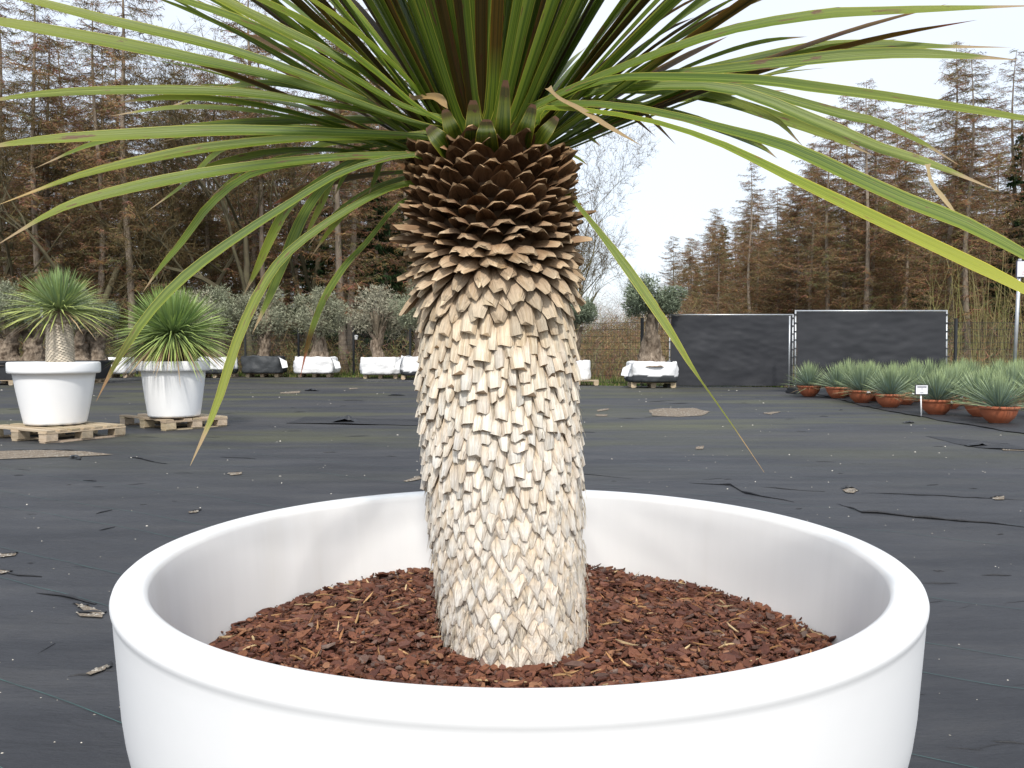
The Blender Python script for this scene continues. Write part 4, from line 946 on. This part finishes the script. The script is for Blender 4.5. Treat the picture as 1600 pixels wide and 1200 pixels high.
# equal-area phyllotaxis: density falls slightly in the collar
def dens(z): return interp(z, [.38, .6, .8, 1.0, 1.12, 1.2, 1.48], [1.0, 1.0, 1.0, .95, .9, .92, .88])
tot = np.cumsum([dens(z) for z in np.linspace(z0s, z1s, 400)]); tot = tot/tot[-1]
for i in range(N):
    z = float(np.interp((i+.5)/N, tot, np.linspace(z0s, z1s, 400))); a = i*2.399963+rnd(-.03, .03)
    items.append((z+rnd(-.003, .003), a))
def facing(a): return -math.sin(a)          # 1 = straight to the camera
order = sorted(range(N), key=lambda i: -(facing(items[i][1])*1.0 + (.55 if items[i][0] > .95 else 0)))
solo = set(order[:290]); rest = G()
for i, (z, a) in enumerate(items):
    if i in solo: g = G(); stub(g, z, a); g.build('leaf_stub', m_stub, yuc)
    else: stub(rest, z, a)
for _ in range(26):                          # ragged longer stubs at the sides of the collar
    z = rnd(1.13, 1.34); a = random.choice((0, math.pi))+rnd(-.6, .6); stub(rest, z, a, 1.5)
tag(rest.build('leaf_stubs', m_stub, yuc), kind='stuff')
# frayed fibres on the lower trunk
g = G()
for _ in range(1500):
    z = rnd(.42, 1.02); a = rnd(0, 6.283); o = Vector((math.cos(a), math.sin(a), 0)); p = ax(z)+o*(rad(z)+rnd(.008, .018)); q = p+Vector((0, 0, -rnd(.015, .05)))+o*rnd(.0, .012)+Vector((-o.y, o.x, 0))*rnd(-.012, .012)
    k = rnd(.6, 1.1); g.tri(p, q, rnd(.0006, .0016), (.80*k, .73*k, .60*k))
tag(g.build('fibres', m_stub, yuc), kind='stuff')

def catmull(P, n):
    P = [2*P[0]-P[1]]+P+[2*P[-1]-P[-2]]; out_ = []; m_ = len(P)-3
    for i in range(n+1):
        t_ = i/n*m_; k = min(int(t_), m_-1); f = t_-k; a, b, c, d = P[k:k+4]
        out_.append(.5*((2*b)+(c-a)*f+(2*a-5*b+4*c-d)*f*f+(3*b-a-3*c+d)*f**3))
    return out_
def leaf(pts, w_, face=.6, twist=0., cup=.42, col=(1, 1, 1), v0=0., wp=None, n=18, name='leaf', t0=None, into=None):
    P = catmull(pts, n); g = into or G(); vs = []; uv = []; cs = []
    wp = wp or [(0, 1.15), (.04, .8), (.12, .52), (.35, .72), (.6, 1.), (.8, .74), (.9, .36), (.96, .14), (1, .01)]
    prev = None
    for i, p in enumerate(P):
        t_ = i/n; tg = (P[min(i+1, n)]-P[max(i-1, 0)]).normalized()
        n0 = face if isinstance(face, Vector) else Vector((0, 0, 1))*(1-face)+Vector((0, -1, 0))*face
        s = tg.cross(n0)
        if s.length < 1e-4: s = Vector((1, 0, 0))
        s.normalize()
        if prev and s.dot(prev) < 0: s = -s
        prev = s; nn = s.cross(tg); a = R(twist)*t_+(R(t0) if t0 else 0)
        s2 = s*math.cos(a)+nn*math.sin(a); n2 = s2.cross(tg); ww = w_*interp(t_, [a_ for a_, b in wp], [b for a_, b in wp])/2
        cp = cup*(1-.5*t_)
        for x in (-1, -.55, 0, .55, 1): vs.append(p+s2*ww*x+n2*cp*ww*abs(x)**1.3); uv.append((x*.5+.5, v0+(1-v0)*t_)); cs.append(col if not callable(col) else col(t_))
    g.add(vs, [(5*i+j, 5*i+j+1, 5*i+6+j, 5*i+5+j) for i in range(n) for j in range(4)], cs, uv)
    return None if into else g.build(name, m_leaf, yuc, True)
def traced(px, y0, y1, w_, **kw):
    P = []; d = [0]; px = [(px[0][0]+rnd(-18, 18), px[0][1]+rnd(-8, 26))]+list(px[1:])
    for a, b in zip(px, px[1:]): d.append(d[-1]+math.hypot(b[0]-a[0], b[1]-a[1]))
    for (x, y), s_ in zip(px, d): P.append(unproj(x, y, lerp(y0, y1, (s_/d[-1]))))
    return leaf(P, w_, **kw)
MAR = lambda t_: (1, 1, 1) if t_ < .93 else (.8, .35, .3)
random.seed(9)
B = (720, 205)
TR = [
 ([B, (640, 192), (521, 137), (362, 81), (167, 33), (42, 0), (-70, -25)], 1.70, 1.45, .036, .6),
 ([B, (604, 179), (458, 129), (292, 92), (146, 62), (0, 35), (-90, 22)], 1.66, 1.40, .038, .6),
 ([B, (625, 185), (500, 163), (375, 146), (208, 142), (60, 148), (-60, 165)], 1.70, 1.5, .030, .6),
 ([B, (640, 197), (583, 190), (458, 190), (333, 195), (205, 206)], 1.8, 2.0, .034, .6),
 ([B, (650, 214), (540, 209), (375, 205), (208, 211), (60, 220), (-60, 236)], 1.66, 1.42, .034, .65),
 ([B, (630, 214), (480, 217), (354, 229), (250, 246), (125, 275), (-8, 322)], 1.68, 1.5, .036, .65),
 ([(690, 240), (650, 243), (542, 246), (417, 258), (292, 277), (167, 304), (83, 332), (-10, 386)], 1.66, 1.45, .034, .65),
 ([(690, 240), (640, 243), (542, 267), (458, 315), (354, 383), (283, 438), (228, 497), (180, 570), (150, 628)], 1.64, 1.42, .024, .7),
 ([B, (600, 225), (512, 248), (400, 270), (333, 317), (288, 375), (250, 420), (222, 458)], 1.85, 2.05, .032, .7),
 ([(680, 225), (580, 240), (520, 270), (455, 320), (424, 372), (402, 420), (380, 462)], 1.85, 1.95, .030, .7),
 ([(680, 230), (590, 245), (520, 280), (479, 330), (450, 395), (421, 465), (394, 522)], 1.80, 1.75, .032, .75),
 ([(690, 262), (617, 292), (542, 329), (458, 388), (412, 445), (372, 530), (338, 635), (297, 728)], 1.68, 1.45, .023, .75),
 ([(700, 290), (625, 318), (572, 380), (538, 417), (505, 470), (484, 527), (469, 590)], 1.80, 1.72, .019, .75),
 ([B, (600, 172), (480, 140), (400, 131), (325, 148), (250, 172)], 1.9, 2.1, .030, .6),
 ([B, (560, 205), (400, 198), (250, 205), (146, 225), (54, 263)], 1.9, 2.1, .028, .6),
 ([B, (560, 217), (440, 212), (350, 233), (290, 287), (229, 331)], 1.85, 2.1, .030, .65),
 ([(690, 225), (600, 240), (530, 268), (500, 325), (470, 385)], 1.85, 1.95, .026, .7),
 ([(700, 225), (620, 235), (565, 246), (541, 270), (520, 312)], 1.88, 2.0, .022, .7),
 ([(700, 225), (640, 232), (600, 250), (588, 275), (575, 306)], 1.86, 2.0, .02, .7),
 ([(730, 195), (640, 172), (500, 94), (375, 34), (258, -8), (120, -70)], 1.66, 1.35, .036, .55),
 ([(730, 195), (660, 176), (560, 108), (420, 38), (320, -12), (160, -90)], 1.72, 1.6, .036, .55),
 ([(730, 195), (650, 168), (583, 112), (492, 46), (400, -2), (250, -70)], 1.64, 1.3, .036, .5),
 ([(735, 190), (670, 160), (610, 100), (540, 40), (470, -10), (360, -90)], 1.70, 1.4, .036, .5),
 # right hand side
 ([(820, 190), (860, 168), (999, 185), (1119, 222), (1230, 275), (1369, 342), (1507, 407), (1600, 453), (1720, 520)], 1.62, .98, .034, .70),
 ([(820, 190), (870, 163), (999, 171), (1137, 204), (1230, 231), (1322, 273), (1415, 315), (1507, 351), (1620, 410), (1720, 470)], 1.64, 1.12, .036, .75),
 ([(820, 190), (880, 155), (1000, 138), (1137, 140), (1276, 192), (1369, 231), (1461, 259), (1563, 300)], 1.74, 1.5, .038, .7),
 ([(820, 185), (880, 150), (960, 124), (1045, 122), (1184, 127), (1276, 139), (1415, 157), (1605, 187), (1700, 205)], 1.68, 1.15, .034, .7),
 ([(820, 185), (900, 150), (1026, 120), (1119, 110), (1230, 98), (1322, 88), (1415, 84), (1507, 88), (1595, 94)], 1.75, 1.5, .034, .7),
 ([(820, 190), (890, 145), (990, 125), (1091, 112), (1184, 92), (1276, 75), (1369, 70), (1461, 73), (1580, 74)], 1.82, 1.75, .036, .7),
 ([(820, 185), (870, 150), (999, 96), (1137, 50), (1276, 26), (1369, 20), (1500, 14), (1640, 8)], 1.66, 1.3, .036, .7),
 ([(820, 195), (900, 165), (960, 162), (1036, 176), (1114, 199), (1184, 227), (1215, 248)], 1.85, 2.0, .040, .7),
 ([(820, 190), (900, 145), (1000, 132), (1110, 148), (1207, 185), (1255, 229)], 1.80, 1.9, .028, .7),
 ([(820, 190), (900, 150), (1010, 142), (1119, 156), (1230, 190), (1300, 215), (1365, 243)], 1.85, 1.95, .038, .7),
 ([(820, 185), (900, 140), (1050, 125), (1137, 131), (1230, 156), (1322, 182), (1369, 192), (1438, 222), (1500, 259)], 1.75, 1.65, .034, .7),
 ([(850, 265), (888, 305), (906, 325), (952, 382), (1000, 448), (1045, 515), (1085, 580), (1138, 655), (1194, 738)], 1.70, 1.42, .024, .85),
 ([(830, 215), (860, 208), (952, 184), (1045, 158), (1140, 146), (1232, 141)], 1.9, 2.1, .034, .6),
 ([(820, 190), (900, 160), (985, 165), (1020, 190), (1056, 226)], 1.8, 1.8, .014, .6),
 ([(820, 190), (880, 165), (950, 160), (990, 185), (1025, 214)], 1.8, 1.8, .014, .6),
]
SPEC = {23: dict(wp=[(0, .8), (.1, .40), (.3, .42), (.42, .62), (.6, 1.0), (.8, 1.05), (.95, .6), (1, .05)], col=(1.45, 1.3, .95), cup=.15),
        24: dict(wp=[(0, .9), (.1, .5), (.3, .6), (.5, .95), (.75, 1), (.92, .5), (1, .05)]),
        34: dict(wp=[(0, .5), (.15, .42), (.3, .5), (.45, 1), (.58, .95), (.74, .42), (.78, .16), (1, .03)], col=lambda t_: (1.35, 1.2, .9) if t_ < .74 else (1.0, .9, .75), cup=.2),
        11: dict(wp=[(0, .7), (.15, .7), (.4, .85), (.6, 1), (.8, .9), (.9, .5), (1, .03)], col=lambda t_: (1.1, 1.05, .9) if t_ < .86 else (1.1, 1.1, 1.1)),
        7: dict(col=lambda t_: (1, 1, 1) if t_ < .8 else (.75, .6, .5)), 12: dict(col=lambda t_: (1, 1, 1) if t_ < .8 else (.8, .35, .35)),
        35: dict(col=(1.2, 1.2, 1.5)), 30: dict(col=(.95, .95, .9)), 5: dict(col=(1.15, 1.1, .8)), 36: dict(col=(.5, .25, .3)), 37: dict(col=(.5, .25, .3))}
for i, (px, a, b, w_, f) in enumerate(TR):
    kw = dict(twist=rnd(-14, 14)); kw.update(SPEC.get(i, {})); traced(px, a, b, w_*.82, face=f, **kw)
# dead straw leaves
traced([(850, 140), (875, 155), (906, 171), (950, 198), (1003, 228)], 1.6, 1.5, .014, face=.6, col=(.95, .92, .85), v0=.97)
traced([(1436, 256), (1455, 285), (1475, 312), (1497, 338)], 1.45, 1.42, .010, face=.7, col=(1.2, 1.25, 1.2), v0=.97)
traced([(655, 130), (680, 152), (700, 170)], 1.66, 1.62, .02, face=.7, col=(.9, .8, .6), v0=.97)
# the rest of the head
random.seed(2024)
cnt = 0; tries = 0; extra = G()
while cnt < 330 and tries < 8000:
    tries += 1
    az = rnd(0, 2*math.pi); q = random.random(); el = lerp(8, 89, q**.85); fr = -math.sin(az)        # fr 1 = towards camera
    if fr > .35 and el < 44+fr*14: continue
    if abs(math.cos(az)) > .55 and el < 20 and fr > -.5: continue
    if math.cos(az) > .3 and el < 24: continue
    if el < 16 and random.random() < .5: continue
    o = Vector((math.cos(az), math.sin(az), 0)); e = R(el); d = o*math.cos(e)+Vector((0, 0, math.sin(e))); L_ = rnd(.78, 1.02)*(1 if el < 70 else .85)
    c = ax(1.42); rr = lerp(.130, .02, q**1.2); root = c+o*rr+Vector((0, 0, lerp(-.035, .03, q))); dp = rnd(.05, .22)*math.cos(e)*(1.3 if el < 30 else 1)
    side = Vector((-o.y, o.x, 0))*rnd(-.08, .08)
    pts = [root+d*L_*s_+side*s_*s_*L_-Vector((0, 0, dp*L_*s_**2.3)) for s_ in (0, .12, .3, .5, .7, .85, 1)]
    nrm = (-o*math.sin(e)+Vector((0, 0, math.cos(e)))).normalized()
    k = rnd(.8, 1.2); r_ = random.random()
    colr = (k, k, k)
    if r_ < .17 and el > 38: colr = (.40, .17, .15)                                          # dried purple brown leaves
    elif r_ < .24:
        sw = rnd(.1, .35); colr = (lambda sw: (lambda t_: (.6, .25, .2) if t_ > sw else (1, 1, 1)))(sw)
    leaf(pts, rnd(.025, .033), face=nrm, twist=rnd(-50, 50)*(1 if abs(math.cos(az)) > .4 else .4), cup=rnd(.35, .6), col=colr, t0=rnd(-14, 14), wp=[(0, 1.5), (.03, 1.1), (.09, .62), (.3, .72), (.6, 1.), (.8, .74), (.9, .36), (.96, .14), (1, .01)], n=14, into=extra if cnt >= 240 else None)
    cnt += 1
tag(extra.build('leaves', m_leaf, yuc, True), kind='stuff')
# green cut leaf bases at the foot of the head
random.seed(77)
def cutbase(px, py, L_, w_, lean, dep=1.60):
    dep -= .042
    p = unproj(px, py, dep); d = Vector((lean, -.18, 1)).normalized()
    pts = [p-d*.03+Vector((0, .04, 0)), p, p+d*L_*.5, p+d*L_]
    leaf(pts, w_, face=Vector((0, -1, .3)), cup=.12, col=lambda t_: (.62, .56, .42) if t_ < .74 else (.30, .20, .18), wp=[(0, 1.25), (.4, .95), (.7, .72), (.93, .5), (1, .3)], n=10, name='cut_leaf_base')
for a in ((741, 205, .055, .036, -.03, 1.605), (760, 213, .030, .040, 0, 1.595), (786, 200, .085, .030, .06, 1.61), (706, 204, .040, .032, -.35, 1.615), (688, 220, .034, .038, -.9, 1.61), (822, 203, .048, .032, .3, 1.62), (850, 210, .04, .03, .8, 1.63)): cutbase(*a)
